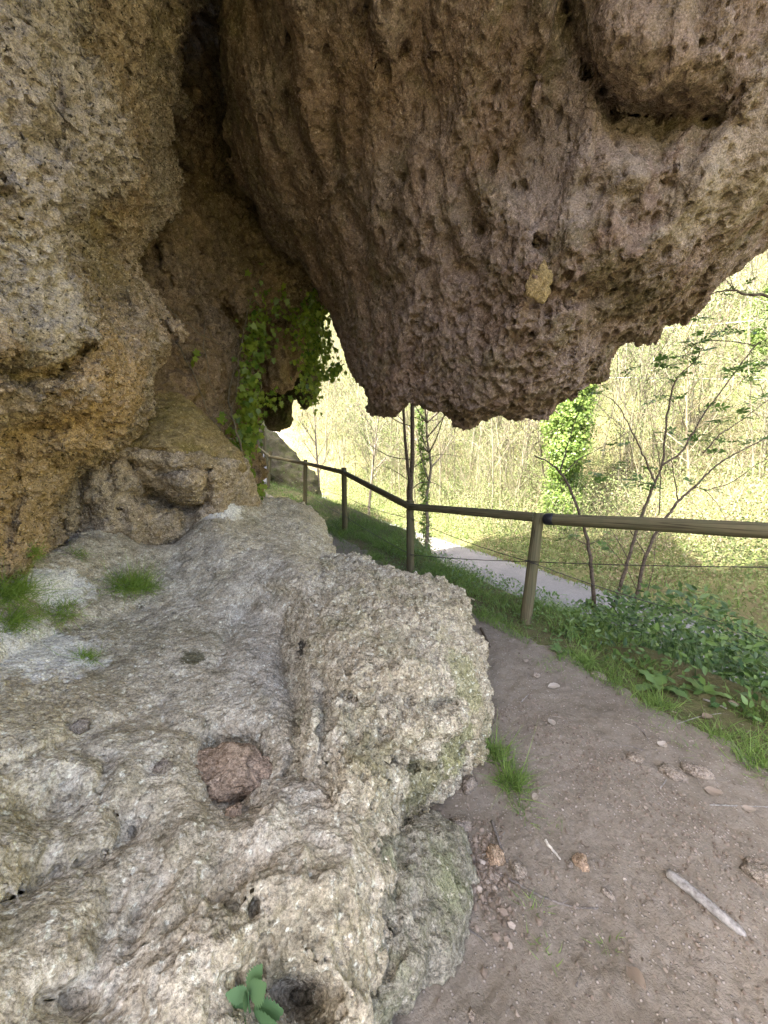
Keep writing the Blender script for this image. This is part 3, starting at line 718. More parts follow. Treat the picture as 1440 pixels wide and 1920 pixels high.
LE_GROOVE = [([(0, 1440), (80, 1410), (200, 1365), (300, 1320)], 10, .04), ([(0, 1240), (100, 1185), (240, 1150)], 12, .05), ([(0, 1700), (100, 1640), (200, 1600), (260, 1560)], 12, .07), ([(300, 1350), (390, 1390), (400, 1500), (420, 1530)], 8, .04), ([(550, 1160), (530, 1230), (560, 1330), (575, 1400), (540, 1450)], 13, .10),
             ([(560, 1120), (490, 1110), (430, 1180), (410, 1250)], 12, .07), ([(520, 1500), (500, 1540), (420, 1530)], 10, -.05), ([(500, 1440), (560, 1460), (620, 1440)], 9, .05), ([(210, 1660), (190, 1760), (180, 1850)], 16, .02), ([(300, 1620), (260, 1740), (220, 1900)], 18, .02), ([(100, 1400), (200, 1420), (190, 1500), (260, 1560)], 9, .05), ([(560, 1780), (640, 1830), (680, 1900)], 10, -.05)]
def crust(P): return .18 + .82 * sstep(-.05, .3, fbm(P * 1.9, 3, 416) + .6 * (P[:, 0] + .62) + .35 * np.maximum(P[:, 1] - 2.1, 0))
def le_disp1(V, Nn):
    P = V.astype(np.float32)
    wv = np.stack([fbm(P * 3, 2, 403), fbm(P * 3, 2, 404), fbm(P * 3, 2, 405)], -1)
    q = crust(P)
    return fbm(P * 2.2, 4, 401, .55) * .085 + q * (fbm(P * 7 + wv, 4, 402, .55) * .06 + np.clip(fbm(P * 5 + wv, 3, 406, .5, True), -.4, 1) * .028)
def le_disp2(V, Nn):
    P = V.astype(np.float32)
    up = sstep(.3, .85, Nn[:, 2]); steep = 1 - .6 * up
    rgh = crust(P)
    return rgh * steep * (pocked(P, 24, 430, .7, (1, 1, .85)) * .030) + (.4 + .6 * rgh) * fbm(P * 18, 5, 418, .65) * .024
def le_disp3(V, Nn):
    P = V.astype(np.float32); m = .4 + .6 * sstep(-.2, .35, fbm(P * 3, 2, 421))
    return m * pocked(P, 52, 440, .6) * .013 + pits(P, 30, .022, .36, 422, sstep(0, .3, fbm(P * 4, 2, 423)))
le_rel = Relief(LE_POLY, LE_CTRL, LE_DENT, LE_GROOVE)
rock('rock_ledge', (-2.2, .2, -.5), (.6, 4.9, 1.7), .026, shaped(relief_fn(le_rel, .10, .1, 1.5), le_disp1, .25), 2, [le_disp2, le_disp3], M_LEDGE,
     'pale grey sloping tufa ledge with small green tufts and a hollow holding a reddish stone', 'rock ledge')

# --- boulder bulging over the path
BO_POLY = [(520, 1120), (560, 1070), (622, 1042), (650, 1050), (700, 1066), (740, 1068), (790, 1078), (830, 1095), (862, 1130), (880, 1170), (905, 1230), (918, 1290), (912, 1340), (896, 1392), (878, 1440), (848, 1482), (800, 1528), (770, 1550), (740, 1590), (690, 1680), (600, 1680), (500, 1500), (480, 1400), (480, 1250), (490, 1150)]
BO_CTRL = [(650, 1060, 2.85), (780, 1085, 2.65), (700, 1130, 2.3), (850, 1150, 2.35), (780, 1220, 1.9), (900, 1290, 1.95), (870, 1240, 2.0), (650, 1230, 1.85), (700, 1330, 1.6), (830, 1400, 1.6), (860, 1330, 1.72), (610, 1330, 1.58), (780, 1510, 1.5), (690, 1520, 1.3), (640, 1450, 1.34), (570, 1140, 2.3), (540, 1120, 2.5), (560, 1230, 2.06), (610, 1120, 2.3), (500, 1180, 2.75), (500, 1300, 2.3), (510, 1430, 1.62), (560, 1400, 1.5), (580, 1560, 1.36), (620, 1660, 1.28), (690, 1640, 1.2)]
BO_DENT = [(815, 1318, 36, 14, .09), (700, 1312, 30, 12, .05), (840, 1395, 34, 16, .10), (770, 1425, 46, 20, .09), (565, 1215, 14, 22, .10), (640, 1075, 26, 14, .09), (720, 1375, 26, 14, .08), (880, 1200, 14, 18, .06), (690, 1250, 70, 34, -.08), (610, 1440, 20, 70, .07), (760, 1360, 40, 16, -.08),
           (690, 1355, 50, 18, .06), (800, 1250, 60, 24, -.05), (850, 1350, 24, 16, -.05), (560, 1320, 20, 60, .05), (735, 1120, 50, 16, .05), (845, 1130, 26, 12, -.05), (780, 1500, 40, 20, .05), (590, 1330, 14, 50, -.06)]
BO_GROOVE = [([(590, 1250), (620, 1300), (690, 1322), (760, 1312), (815, 1330), (868, 1300)], 8, .05), ([(690, 1390), (730, 1430), (790, 1440), (850, 1420), (875, 1385)], 8, .08), ([(600, 1100), (650, 1110), (700, 1160)], 8, .05), ([(610, 1300), (605, 1380), (625, 1470)], 9, .07), ([(585, 1180), (575, 1240), (585, 1320), (580, 1400)], 9, -.05), ([(660, 1330), (670, 1400), (720, 1450), (800, 1470)], 6, .04)]
def bo_disp1(V, Nn):
    P = V.astype(np.float32)
    return lobes(P, 5.0, 551) * .07 + fbm(P * 3.0, 4, 501) * .10 + np.clip(fbm(P * 6.5, 3, 502, .5, True), -.5, 1) * .05
def bo_disp2(V, Nn):
    P = V.astype(np.float32); r = .45 + .55 * sstep(-.3, .2, fbm(P * 2.8, 3, 519))
    return r * pocked(P, 19, 530, .8) * .050 + fbm(P * 10, 5, 518, .68) * .05
def bo_disp3(V, Nn):
    P = V.astype(np.float32)
    return pits(P, 16, .045, .34, 522, sstep(-.05, .3, fbm(P * 3, 2, 521))) + pocked(P, 44, 540, .6) * .016
rock('boulder', (-.8, 1.0, -.1), (.75, 3.4, 1.5), .024, shaped(relief_fn(Relief(BO_POLY, BO_CTRL, BO_DENT, BO_GROOVE, 4.0), .30, .35, 1.0), bo_disp1, .25), 2, [bo_disp2, bo_disp3], M_BOULD,
     'big knobbly cream boulder bulging out over the dirt path, green algae on its right side', 'boulder')
# --- grey foot of the boulder
FO_POLY = [(690, 1560), (750, 1545), (800, 1530), (850, 1540), (884, 1585), (897, 1650), (890, 1700), (880, 1760), (866, 1800), (800, 1840), (740, 1920), (700, 2050), (640, 2050), (660, 1700)]
FO_CTRL = [(800, 1550, 1.44), (880, 1640, 1.33), (872, 1760, 1.15), (760, 1680, 1.16), (720, 1860, .98), (800, 1780, 1.08), (700, 1600, 1.22), (840, 1600, 1.36), (680, 2040, .84)]
def fo_disp1(V, Nn):
    P = V.astype(np.float32); return fbm(P * 4, 4, 601) * .06 + fbm(P * np.array([12, 12, 4]), 3, 602) * .03
def fo_disp2(V, Nn):
    P = V.astype(np.float32); return fbm(P * 20, 5, 603, .68) * .026 + pocked(P, 40, 605, .6) * .014
rock('low_rock', (-.3, .5, -.5), (.6, 2.4, .5), .024, relief_fn(Relief(FO_POLY, FO_CTRL, [], [([(750, 1560), (740, 1700), (720, 1850)], 8, .04)], 4.0), .08, .1, .9), 2, [fo_disp1, fo_disp2], M_FOOT,
     'low grey rock foot under the boulder, smoother, meeting the gravelly soil', 'rock')

# ------------------------------------------------------------------ hanging rocks and far cliff at the end of the recess
def hr_disp(V, Nn):
    P = V.astype(np.float32); return fbm(P * 3, 4, 701) * .12 + (worley(P * np.array([11, 11, 5]), 702) - .5) * .09 + fbm(P * 16, 3, 703) * .03
HR_POLY = [(400, 300), (640, 300), (640, 560), (600, 600), (585, 650), (566, 690), (552, 722), (530, 738), (505, 738), (480, 722), (466, 700), (462, 660), (440, 600)]
HR_CTRL = [(520, 700, 5.7), (560, 640, 5.8), (480, 690, 5.8), (520, 560, 5.5), (600, 580, 6.0), (450, 560, 5.6), (520, 420, 5.4), (620, 400, 5.8)]
rock('hanging_rock', (-3.2, 4.4, 1.5), (.2, 8.2, 6.2), .05, relief_fn(Relief(HR_POLY, HR_CTRL, [(545, 690, 10, 24, .3)]), .4, .1, 1.6), 1, [hr_disp], M_CAVE,
     'round brown tufa knob hanging among the ivy at the end of the recess', 'rock')
CO_POLY = [(470, 600), (600, 600), (592, 690), (590, 740), (582, 764), (570, 768), (556, 745), (548, 745), (546, 798), (520, 804), (505, 806), (496, 780), (480, 815), (455, 820), (440, 700)]
CO_CTRL = [(530, 760, 7.2), (575, 740, 6.9), (500, 740, 7.4), (540, 680, 7.0), (590, 640, 6.9), (460, 780, 7.6)]
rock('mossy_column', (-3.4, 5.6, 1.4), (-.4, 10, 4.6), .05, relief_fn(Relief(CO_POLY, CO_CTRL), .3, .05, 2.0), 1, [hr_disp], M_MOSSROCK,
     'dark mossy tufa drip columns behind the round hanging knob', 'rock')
FC_POLY = [(300, 690), (470, 740), (500, 800), (520, 812), (545, 838), (575, 868), (598, 905), (608, 950), (612, 1010), (300, 1010)]
FC_CTRL = [(520, 830, 17), (560, 870, 16.5), (600, 930, 16), (480, 800, 18.5), (540, 930, 16), (400, 800, 18), (400, 950, 17)]
def fc_disp(V, Nn):
    P = V.astype(np.float32); return fbm(P * .9, 4, 711) * .5 + fbm(P * 4, 4, 712) * .12
fc0 = relief_fn(Relief(FC_POLY, FC_CTRL), 1.6, .15, 5)
def fc_fn(G): return np.minimum(fc0(G), ball((-9.6, 12.5, 4.0), (3.6, 9.0, 8.0))(G))  # unseen ball added behind the recess to cast shade on the far slope
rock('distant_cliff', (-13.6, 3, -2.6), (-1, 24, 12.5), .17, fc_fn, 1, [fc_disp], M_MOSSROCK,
     'distant mossy rock shoulder falling away beyond the fence and boardwalk, with an unseen shading mass', 'rock')

# ------------------------------------------------------------------ plant and wood materials
def leaf_mat(name, dark, light, trans=.4, rough=.5, tone=None):
    m, nt, b = mat_new(name); k = N(nt)
    a = k.n('Attribute', attribute_name='tint')
    c = k.ramp(a.outputs['Fac'], [(0., dark), (1., light)] if tone is None else tone)
    b.inputs['Roughness'].default_value = rough; b.inputs['Specular IOR Level'].default_value = .3
    k.l(c, b.inputs['Base Color'])
    t = k.n('BsdfTranslucent'); k.l(c, t.inputs['Color']); mx = k.n('MixShader'); mx.inputs[0].default_value = trans
    k.l(b.outputs[0], mx.inputs[1]); k.l(t.outputs[0], mx.inputs[2]); k.l(mx.outputs[0], nt.nodes['Material Output'].inputs['Surface'])
    return m
M_GRASS = leaf_mat('grass blades', (.05, .11, .02), (.2, .29, .07), .4)
M_TUFT = leaf_mat('curly tuft', (.11, .2, .03), (.3, .42, .08), .4)
M_IVY = leaf_mat('ivy leaf', (.05, .11, .015), (.27, .34, .045), .45, .35)
M_IVYLIT = leaf_mat('ivy leaf on trees', (.07, .13, .025), (.19, .26, .06), .45, .4)
M_ELDER = leaf_mat('elder leaflet', (.045, .1, .02), (.12, .2, .05), .5, .4)
M_WEED = leaf_mat('undergrowth leaf', (.02, .05, .014), (.13, .21, .06), .35, .35)
M_NETTLE = leaf_mat('nettle leaf', (.05, .12, .045), (.12, .21, .09), .35, .75)
M_WOODLAND = leaf_mat('spring leaves and twigs', None, None, .3, .6, tone=[(0., (0.129, 0.115, 0.080)), (.2, (0.213, 0.197, 0.132)), (.35, (0.228, 0.184, 0.116)), (.5, (0.190, 0.193, 0.084)), (.7, (0.152, 0.189, 0.068)), (.85, (0.103, 0.148, 0.048)), (1., (0.175, 0.213, 0.072))])
def bark_mat(name, c1, c2, sc=20, moss=None):
    m, nt, b = mat_new(name); k = N(nt); P = k.pos()
    c = k.mix(k.ramp(k.noise(P, sc, 5, .65), [(.35, 0.), (.65, 1.)]), c1, c2)
    if moss: c = k.mix(k.ramp(k.noise(P, sc * .4, 4, .6), [(.5, 0.), (.65, .7)]), c, moss)
    k.l(c, b.inputs['Base Color']); k.l(k.bump(k.noise(P, sc * 3, 4, .7), .7, .01), b.inputs['Normal']); return m
M_BARK = bark_mat('dark bark', (.05, .038, .028), (.12, .095, .07), 25)
M_PALEBARK = bark_mat('grey bark', (.1, .085, .065), (.22, .19, .145), 14)
M_VINE = bark_mat('vine stem', (.1, .08, .05), (.2, .165, .11), 30)
M_TWIG = bark_mat('grey twig', (.09, .08, .07), (.2, .18, .16), 60)
M_DRYSTICK = bark_mat('weathered stick', (.14, .13, .115), (.33, .315, .29), 55)
M_BONE = bark_mat('bleached stick', (.4, .37, .31), (.6, .57, .5), 60)
M_REDSTONE = rock_mat('reddish stone', (.19, .128, .08), (.32, .228, .15), (.44, .34, .245), (.26, .175, .11), moss_amt=.1, alt_amt=.4, speck=.3, scale=2)
M_STONE = rock_mat('loose stone', (.15, .12, .09), (.24, .2, .16), (.36, .32, .27), (.22, .165, .11), moss_amt=.1, alt_amt=.4, speck=.3, scale=3)
M_DRYLEAF = leaf_mat('dry leaf', (.16, .115, .075), (.42, .38, .32), .2, .8)
M_LITTER = leaf_mat('gravel', None, None, 0.0, .9, tone=[(0., (.09, .07, .05)), (.5, (.17, .135, .105)), (.8, (.24, .2, .16)), (1., (.42, .38, .33))])
def wood_mat(name, c1, c2, c3):
    m, nt, b = mat_new(name); k = N(nt); tc = k.n('TexCoord'); mp = k.n('Mapping'); mp.inputs['Scale'].default_value = (40, 40, 1.6)
    k.l(tc.outputs['Object'], mp.inputs['Vector']); V_ = mp.outputs[0]
    n = k.noise(V_, 1.0, 6, .6); n2 = k.noise(tc.outputs['Object'], 5, 4, .6)
    c = k.mix(k.ramp(n, [(.35, 0.), (.65, 1.)]), c1, c2); c = k.mix(k.ramp(n2, [(.4, 0.), (.65, .8)]), c, c3)
    cr = k.ramp(k.noise(V_, .55, 2, .5), [(.47, 0.), (.5, 1.), (.53, 0.)])
    c = k.mix(k.math('MULTIPLY', cr, .9), c, (.03, .024, .015))
    k.l(c, b.inputs['Base Color']); b.inputs['Roughness'].default_value = .75
    k.l(k.bump(n, .5, .006), b.inputs['Normal']); return m
M_POST = wood_mat('weathered round timber', (.062, .054, .03), (.125, .108, .063), (.078, .078, .043))
M_PLANK = wood_mat('grey decking', (.2, .19, .17), (.32, .31, .29), (.25, .24, .22))
def metal_mat(name, c, r):
    m, nt, b = mat_new(name); k = N(nt); P = k.pos()
    k.l(k.mix(k.noise(P, 60, 3), tuple(q * .7 for q in c), c), b.inputs['Base Color']); b.inputs['Metallic'].default_value = .7; b.inputs['Roughness'].default_value = r; return m
M_WIRE = metal_mat('fence wire', (.06, .055, .05), .5); M_BRACKET = metal_mat('black bracket', (.04, .04, .045), .45)
M_CABLE = metal_mat('pale cable', (.75, .76, .78), .5)

# ------------------------------------------------------------------ fence
def cyl(name, p0, p1, r0, r1, mat, parent, n=20, wob=.0, chamfer=True):
    """round timber from p0 to p1 with its grain along its own axis"""
    p0 = np.asarray(p0, float); p1 = np.asarray(p1, float); L = np.linalg.norm(p1 - p0)
    zz = np.linspace(0, L, max(6, int(L / .12))); r = np.interp(zz, [0, L], [r0, r1])
    rs = np.random.default_rng(int(abs(p0.sum()) * 1000) % 99999)
    r = r * (1 + rs.normal(size=len(r)) * .012)
    if chamfer: zz = np.r_[0, zz[1:-1], L - .006, L]; r = np.r_[r[0], r[1:-1], r[-1], r[-1] * .86]
    off = np.cumsum(rs.normal(size=(len(zz), 2)) * wob, 0)
    V, Fs = tube(np.c_[off, zz], r, n)
    me = new_mesh(name, V, Fs, True, None, [mat]); o = bpy.data.objects.new(name, me); COL.objects.link(o)
    me.set_sharp_from_angle(angle=R(50))
    o.rotation_mode = 'QUATERNION'; o.rotation_quaternion = Vector([0, 0, 1]).rotation_difference(Vector([float(q) for q in (p1 - p0)]))
    o.parent = parent; o.location = Vector([float(q) for q in p0]) - wloc(parent); return o
def gz(p): return float(height(np.array([p[0]]), np.array([p[1]]))[0])
fence = empty('fence', (P0[0], P0[1], 0), 'rustic round timber fence with one handrail and loose wires, stepping uphill beside the path', 'fence')
POSTS = [((983, 1165), (1010, 962), 3.55), ((770, 1062), (769, 938), 5.05), ((647, 1000), (645, 877), 7.2), ((571, 946), (573, 862), 9.5), ((502, 912), (507, 846), 12.4), ((489, 892), (491, 828), 14.6)]
tops = []
for (b, t, d) in POSTS:
    pb, pt = at(*b, d), at(*t, d + (.05 if d < 4 else 0)); pb[2] = min(pb[2], gz(pb)) - .15
    cyl('post', pb, pt, .052, .05, M_POST, fence, wob=.0008); tops.append(pt)
E1 = at(1010, 969, 3.46); E0 = at(1760, 1012, 1.95)
rail_pts = [E0, at(1024, 973, 3.5)]
cyl('rail', rail_pts[1], rail_pts[0], .05, .054, M_POST, fence, wob=.0012)
pb = E0.copy(); pb[2] = gz(pb) - .2; cyl('post', pb, E0 + np.array([.03, .02, .06]), .052, .05, M_POST, fence)
rp = [at(1003, 970, 3.6), at(768, 950, 4.98), at(645, 886, 7.12), at(573, 869, 9.42), at(506, 856, 12.3), at(480, 836, 15.5)]
for a, b in zip(rp[:-1], rp[1:]): cyl('rail', a, b, .046, .044, M_POST, fence, wob=.001)
for q in (rp[1], rp[2]):
    V, Fs = scatter(ICO2[0] * np.array([1, 1, 1]), [ICO2[1]], q[None], np.eye(3)[None], .052); put('rail_joint', V, Fs, M_POST, fence)
bk = MB(); ax = (rail_pts[0] - rail_pts[1]) / np.linalg.norm(rail_pts[0] - rail_pts[1])
V, Fs = tube(np.array([rail_pts[1] + ax * q for q in (-.01, 0, .07, .075)]), [.05, .0545, .0545, .05], 20); bk.add(V, Fs)
for q in (.02, .055):
    V, Fs = scatter(ICO1[0], [ICO1[1]], (rail_pts[1] + ax * q + np.array([0, -.054, .012]))[None], np.eye(3)[None], .009); bk.add(V, Fs)
bk.build('bracket', M_BRACKET, fence)
def wire(pts, r=.004, sag=.02):
    out = []
    for a, b in zip(pts[:-1], pts[1:]):
        t = np.linspace(0, 1, 14)[:, None]; q = a * (1 - t) + b * t; q[:, 2] -= 4 * sag * (t * (1 - t))[:, 0] * np.linalg.norm(b - a) * .4; out.append(q[:-1])
    out.append(pts[-1][None]); V, Fs = tube(np.concatenate(out), r, 6); return put('wire', V, Fs, M_WIRE, fence)
wire([at(1760, 1064, 2.0), at(993, 1053, 3.5), at(771, 1040, 5.0), at(647, 968, 7.15), at(572, 925, 9.45), at(503, 884, 12.3)])
wire([at(1560, 1235, 2.5), at(1330, 1160, 2.95), at(993, 1053, 3.5), at(771, 972, 5.0), at(646, 930, 7.15), at(572, 898, 9.45)], sag=.05)
for q in ((993, 1053), (771, 1040), (771, 972)):
    kn = MB(); V, Fs = tube(spline([at(q[0] + dx, q[1] + dy, 3.5 if q[0] > 900 else 4.99) for dx, dy in ((-9, 3), (-3, -3), (4, 4), (10, -1))], 4), .003, 6); kn.add(V, Fs); kn.build('wire_tie', M_WIRE, fence)

# boardwalk and its handrail far along the path
bw = empty('boardwalk', at(470, 895, 13), 'grey plank boardwalk climbing into the shade at the far end of the path', 'boardwalk')
pk = MB(); A0, A1 = at(455, 905, 12.8), at(470, 826, 20); nb = 44; dirv = (A1 - A0); sidev = np.array([dirv[1], -dirv[0], 0]); sidev /= np.linalg.norm(sidev)
for i in range(nb):
    c = A0 + dirv * (i + .5) / nb; ln = np.linalg.norm(dirv) / nb * .44; u = dirv / np.linalg.norm(dirv); nz = np.cross(sidev, u)
    if nz[2] < 0: nz = -nz
    P8 = np.array([c + sidev * a * .75 + u * b * ln + nz * e * .018 for a in (-1, 1) for b in (-1, 1) for e in (-1, 1)])
    pk.add(P8, [np.array([[0, 1, 3, 2], [4, 6, 7, 5], [0, 4, 5, 1], [2, 3, 7, 6], [0, 2, 6, 4], [1, 5, 7, 3]])], rng.random())
pk.build('deck', M_PLANK, bw, smooth=False)
for sgn in (-1, 1):
    q = sidev * .7 * sgn - np.array([0, 0, .1]); V, Fs = tube(np.array([A0 + q, A1 + q]), .07, 4); put('stringer', V, Fs, M_PLANK, bw, smooth=False)
prev = None
for i, (px, pyb, pyt, d) in enumerate(((499, 880, 808, 15.5), (496, 858, 797, 17.2), (492, 842, 790, 19))):
    cyl('post', at(px, pyb, d) - np.array([0, 0, .3]), at(px - 3, pyt, d), .055, .052, M_POST, bw)
    tp = at(px - 3, pyt + 6, d)
    if prev is not None: cyl('rail', prev, tp, .045, .045, M_POST, bw)
    prev = tp

# ------------------------------------------------------------------ blades, tufts, grass
def blades(base, dirv, bend, L, W, seg=3, rnd=rng):
    n = len(base); L = np.broadcast_to(L, (n,)); W = np.broadcast_to(W, (n,))
    dirv = dirv / (np.linalg.norm(dirv, axis=1, keepdims=True) + 1e-9)
    sd = np.cross(dirv, rnd.normal(size=(n, 3))); sd /= np.linalg.norm(sd, axis=1, keepdims=True) + 1e-9
    V = np.zeros((n, 2 * seg + 1, 3)); 
    for i in range(seg + 1):
        t = i / seg; p = base + dirv * (L * t)[:, None] + bend * (L * t * t)[:, None]
        wv = sd * (W * (1 - t ** 1.5) * .5)[:, None]
        if i < seg: V[:, 2 * i] = p - wv; V[:, 2 * i + 1] = p + wv
        else: V[:, 2 * seg] = p
    k = 2 * seg + 1; o = (np.arange(n) * k)[:, None]
    q = np.concatenate([o + np.array([[2 * i, 2 * i + 1, 2 * i + 3, 2 * i + 2]]) for i in range(seg - 1)]) if seg > 1 else np.zeros((0, 4), int)
    return V.reshape(-1, 3), [q, o + np.array([[2 * seg - 2, 2 * seg - 1, 2 * seg]])]
def rep_tint(t, k): return np.repeat(t, k)
UPV = np.array([0, 0, 1.0])
def verge(n, s0, s1, t0, t1, Lr, Wr, dens_seed, thr, lean=.35, tint=(.2, .9), tpow=1.0):
    out = []; tot = 0
    sS = rng.uniform(s0, s1, n * 3); tT = t0 + (t1 - t0) * rng.random(n * 3) ** tpow; x, y = xy(sS, tT)
    dn = fbm(np.stack([x, y, 0 * x], -1) * 1.7, 3, dens_seed)
    keep = np.where(dn + rng.normal(size=len(dn)) * .12 > thr)[0][:n]
    x, y, dn = x[keep], y[keep], dn[keep]; z = height(x, y) - .012
    m = len(x); dv = UPV + rng.normal(size=(m, 3)) * lean; dv[:, 2] = np.abs(dv[:, 2]) + .3
    bd = rng.normal(size=(m, 3)) * .45; bd[:, 2] = -np.abs(bd[:, 2]) - .1
    L = rng.uniform(*Lr, m) * (1 + .5 * dn); W = rng.uniform(*Wr, m)
    V, Fs = blades(np.stack([x, y, z], -1), dv, bd, L, W, 3)
    return V, Fs, rep_tint(np.clip(rng.uniform(*tint, m) + dn * .3, 0, 1), 7)
g = MB()
for a in ((9000, -.5, .1, -2.6, 4.6, (.05, .16), (.003, .006), 801, .10), (5000, -.15, .55, -.8, 5, (.10, .26), (.004, .007), 802, -.05), (7000, -.1, 2.2, .8, 12.5, (.1, .25), (.005, .009), 803, -.15), (1500, -.7, -.3, -2.6, 1.5, (.03, .08), (.003, .005), 804, .12),
          (4000, -.75, .1, 2.0, 12, (.05, .16), (.004, .008), 806, -.1), (7000, 5.4, 9, -3, 22, (.15, .4), (.012, .025), 805, -.3)):
    V, Fs, T = verge(*a); g.add(V, Fs, T)
tag(g.build('grass', M_GRASS, origin=(0, 0, 0)), 'green grass along the path edge and down the bank under the fence', 'grass', kind='stuff')

def tuft(p, nrm, n, L, rad, W, mat, label, seg=4, spread=.9, curl=.5, tint=(.1, 1.), name='grass_tuft', group=None, cat='grass tuft', squash=(1, 1, 1)):
    p = np.asarray(p, float); nrm = np.asarray(nrm, float)
    off = rng.normal(size=(n, 3)) * rad * .45; off -= (off @ nrm)[:, None] * nrm; off = off * np.asarray(squash)
    dv = nrm + rng.normal(size=(n, 3)) * spread + off / max(rad, 1e-6) * .6; 
    dn = dv @ nrm; dv = dv + np.where(dn < .1, .1 - dn, 0)[:, None] * nrm
    bd = rng.normal(size=(n, 3)) * curl + np.array([0, 0, -.25])
    V, Fs = blades(p + off - nrm * .012, dv, bd, rng.uniform(.35, 1, n) * L, W * rng.uniform(.7, 1.3, n), seg)
    o = put(name, V, Fs, mat, None, True, rep_tint(rng.uniform(*tint, n), 2 * seg + 1), origin=p)
    return tag(o, label, cat, group)
LEDGES = ['rock_ledge', 'boulder', 'cliff_wall', 'cracked_rock']
for (px, py, n, L, rad, lab) in ((250, 1085, 1200, .115, .14, 'large round curly green tuft, right of the white patch on the pale ledge'), (12, 1100, 1100, .12, .13, 'large curly green tuft hanging below the left rock face at the ledge end'),
                            (105, 1140, 600, .085, .11, 'flat curly green tuft under the white patch of the ledge'), (160, 1225, 350, .06, .045, 'small bright round green tuft alone in the middle of the ledge'), (150, 1032, 260, .06, .06, 'small sparse green tuft at the foot of the rock face beside the crack'),
                            (70, 1036, 220, .05, .06, 'thin dull green tuft in the joint under the left rock face'), (18, 1155, 500, .11, .10, 'curly green tuft just below the large one at the ledge end')):
    p, nr = snap(px, py, LEDGES); nr = nr * .6 + np.array([.1, -.3, .7]); nr /= np.linalg.norm(nr)
    tuft(p, nr, n, L, rad, .0032, M_TUFT, lab, 4, .95, .9, group='curly green tufts on the pale ledge', name='curly_tuft')
GT = [(925, 1415, 420, .145, .06, 'lush grass tuft on the path beside the boulder'), (962, 1468, 460, .145, .07, 'lush grass tuft just below another on the path beside the boulder'), (985, 1520, 60, .10, .05, 'sparse grass tuft below the lush ones by the boulder'), (998, 1700, 60, .06, .03, 'small weedy grass tuft by the long thin root'),
      (1020, 1780, 40, .05, .04, 'thin grass sprig below the long root'), (1350, 1385, 220, .11, .07, 'bright grass tuft in the bare soil under the brambles'), (1425, 1435, 320, .14, .10, 'thick grass tuft at the right edge of the path'), (1230, 1320, 420, .12, .11, 'leafy grass clump at the corner of the brambles'),
      (1085, 1240, 420, .15, .12, 'thick grass clump where the path bends below the corner post'), (1040, 1550, 24, .05, .05, 'few pale grass blades on the bare path'), (1140, 1780, 26, .06, .04, 'flattened grass sprig on the path near the smooth stick')]
for (px, py, n, L, rad, lab) in GT:
    p = ground_at(px, py); tuft(p, UPV, n, L, rad, .0045, M_GRASS, lab, 4, .45, .55, (.25, 1.), group='grass tufts beside the path')

# ------------------------------------------------------------------ undergrowth at the bend
def leafcloud(n, pos, size, mat, rnd=rng, normal=UPV, spread=.7, tmpl=LEAF, tint=(0, 1)):
    fr = frames(n, rnd, normal, spread); V, Fs = scatter(tmpl[0], tmpl[1], pos, fr, size); return V, Fs, np.repeat(rnd.uniform(*tint, n), len(tmpl[0]))
n = 8500; sS = rng.uniform(-.12, 1.9, n) ; tT = rng.uniform(-4.2, -.35, n); x, y = xy(sS, tT)
hh = (.42 + .16 * fbm(np.stack([x, y, 0 * x], -1) * 1.6, 3, 821)) * sstep(-.2, .35, sS) * sstep(-.25, -.9, tT)
z = height(x, y) + .10 * sstep(.2, 1.2, sS) * 1.0 + hh * (1 - rng.random(n) ** 2.2 * .8)
ug = MB(); n_ = 17000; s2 = rng.uniform(.9, 3.2, n_); t2 = rng.uniform(-5.5, 1.2, n_); x2, y2 = xy(s2, t2); h2 = (1.25 + .5 * fbm(np.stack([x2, y2, 0 * x2], -1) * 1.1, 3, 822)) * sstep(1.3, -.2, t2 + .25 * (s2 - 1)) * sstep(.7, 1.6, s2)
V, Fs, T = leafcloud(n_, np.stack([x2, y2, height(x2, y2) + h2 * (1 - rng.random(n_) ** 2 * .9)], -1), rng.uniform(.05, .11, n_), M_WEED, normal=np.array([-.1, -.35, .9]), spread=.45, tint=(.2, 1.)); ug.add(V, Fs, T)
V, Fs, T = leafcloud(n, np.stack([x, y, z], -1), rng.uniform(.03, .075, n) * rng.uniform(.7, 1.2, n), M_WEED, normal=np.array([-.1, -.35, .9]), spread=.6, tint=(0, 1.)); ug.add(V, Fs, T)
st_ = 500; i = rng.integers(0, n, st_); bs = np.stack([x[i], y[i], height(x[i], y[i]) - .02], -1); tp = np.stack([x[i], y[i], z[i]], -1) + rng.normal(size=(st_, 3)) * .04
V, Fs = blades(bs, tp - bs, rng.normal(size=(st_, 3)) * .15, np.linalg.norm(tp - bs, axis=1), .006, 3); ug.add(V, Fs, np.repeat(rng.uniform(.0, .4, st_), 7))
n = 2600; sS = rng.uniform(-.3, .7, n); tT = rng.uniform(-.6, 2.6, n); x, y = xy(sS, tT); z = height(x, y) + rng.random(n) * .2 * sstep(-.35, .1, sS)
V, Fs, T = leafcloud(n, np.stack([x, y, z], -1), rng.uniform(.018, .045, n), M_WEED, normal=np.array([-.1, -.35, .9]), spread=.5, tint=(.5, 1.)); ug.add(V, Fs, T)
tag(ug.build('undergrowth', M_WEED, origin=(0, 0, 0)), 'dark green brambles and weeds along the bank at the bend of the path', 'undergrowth', kind='stuff')

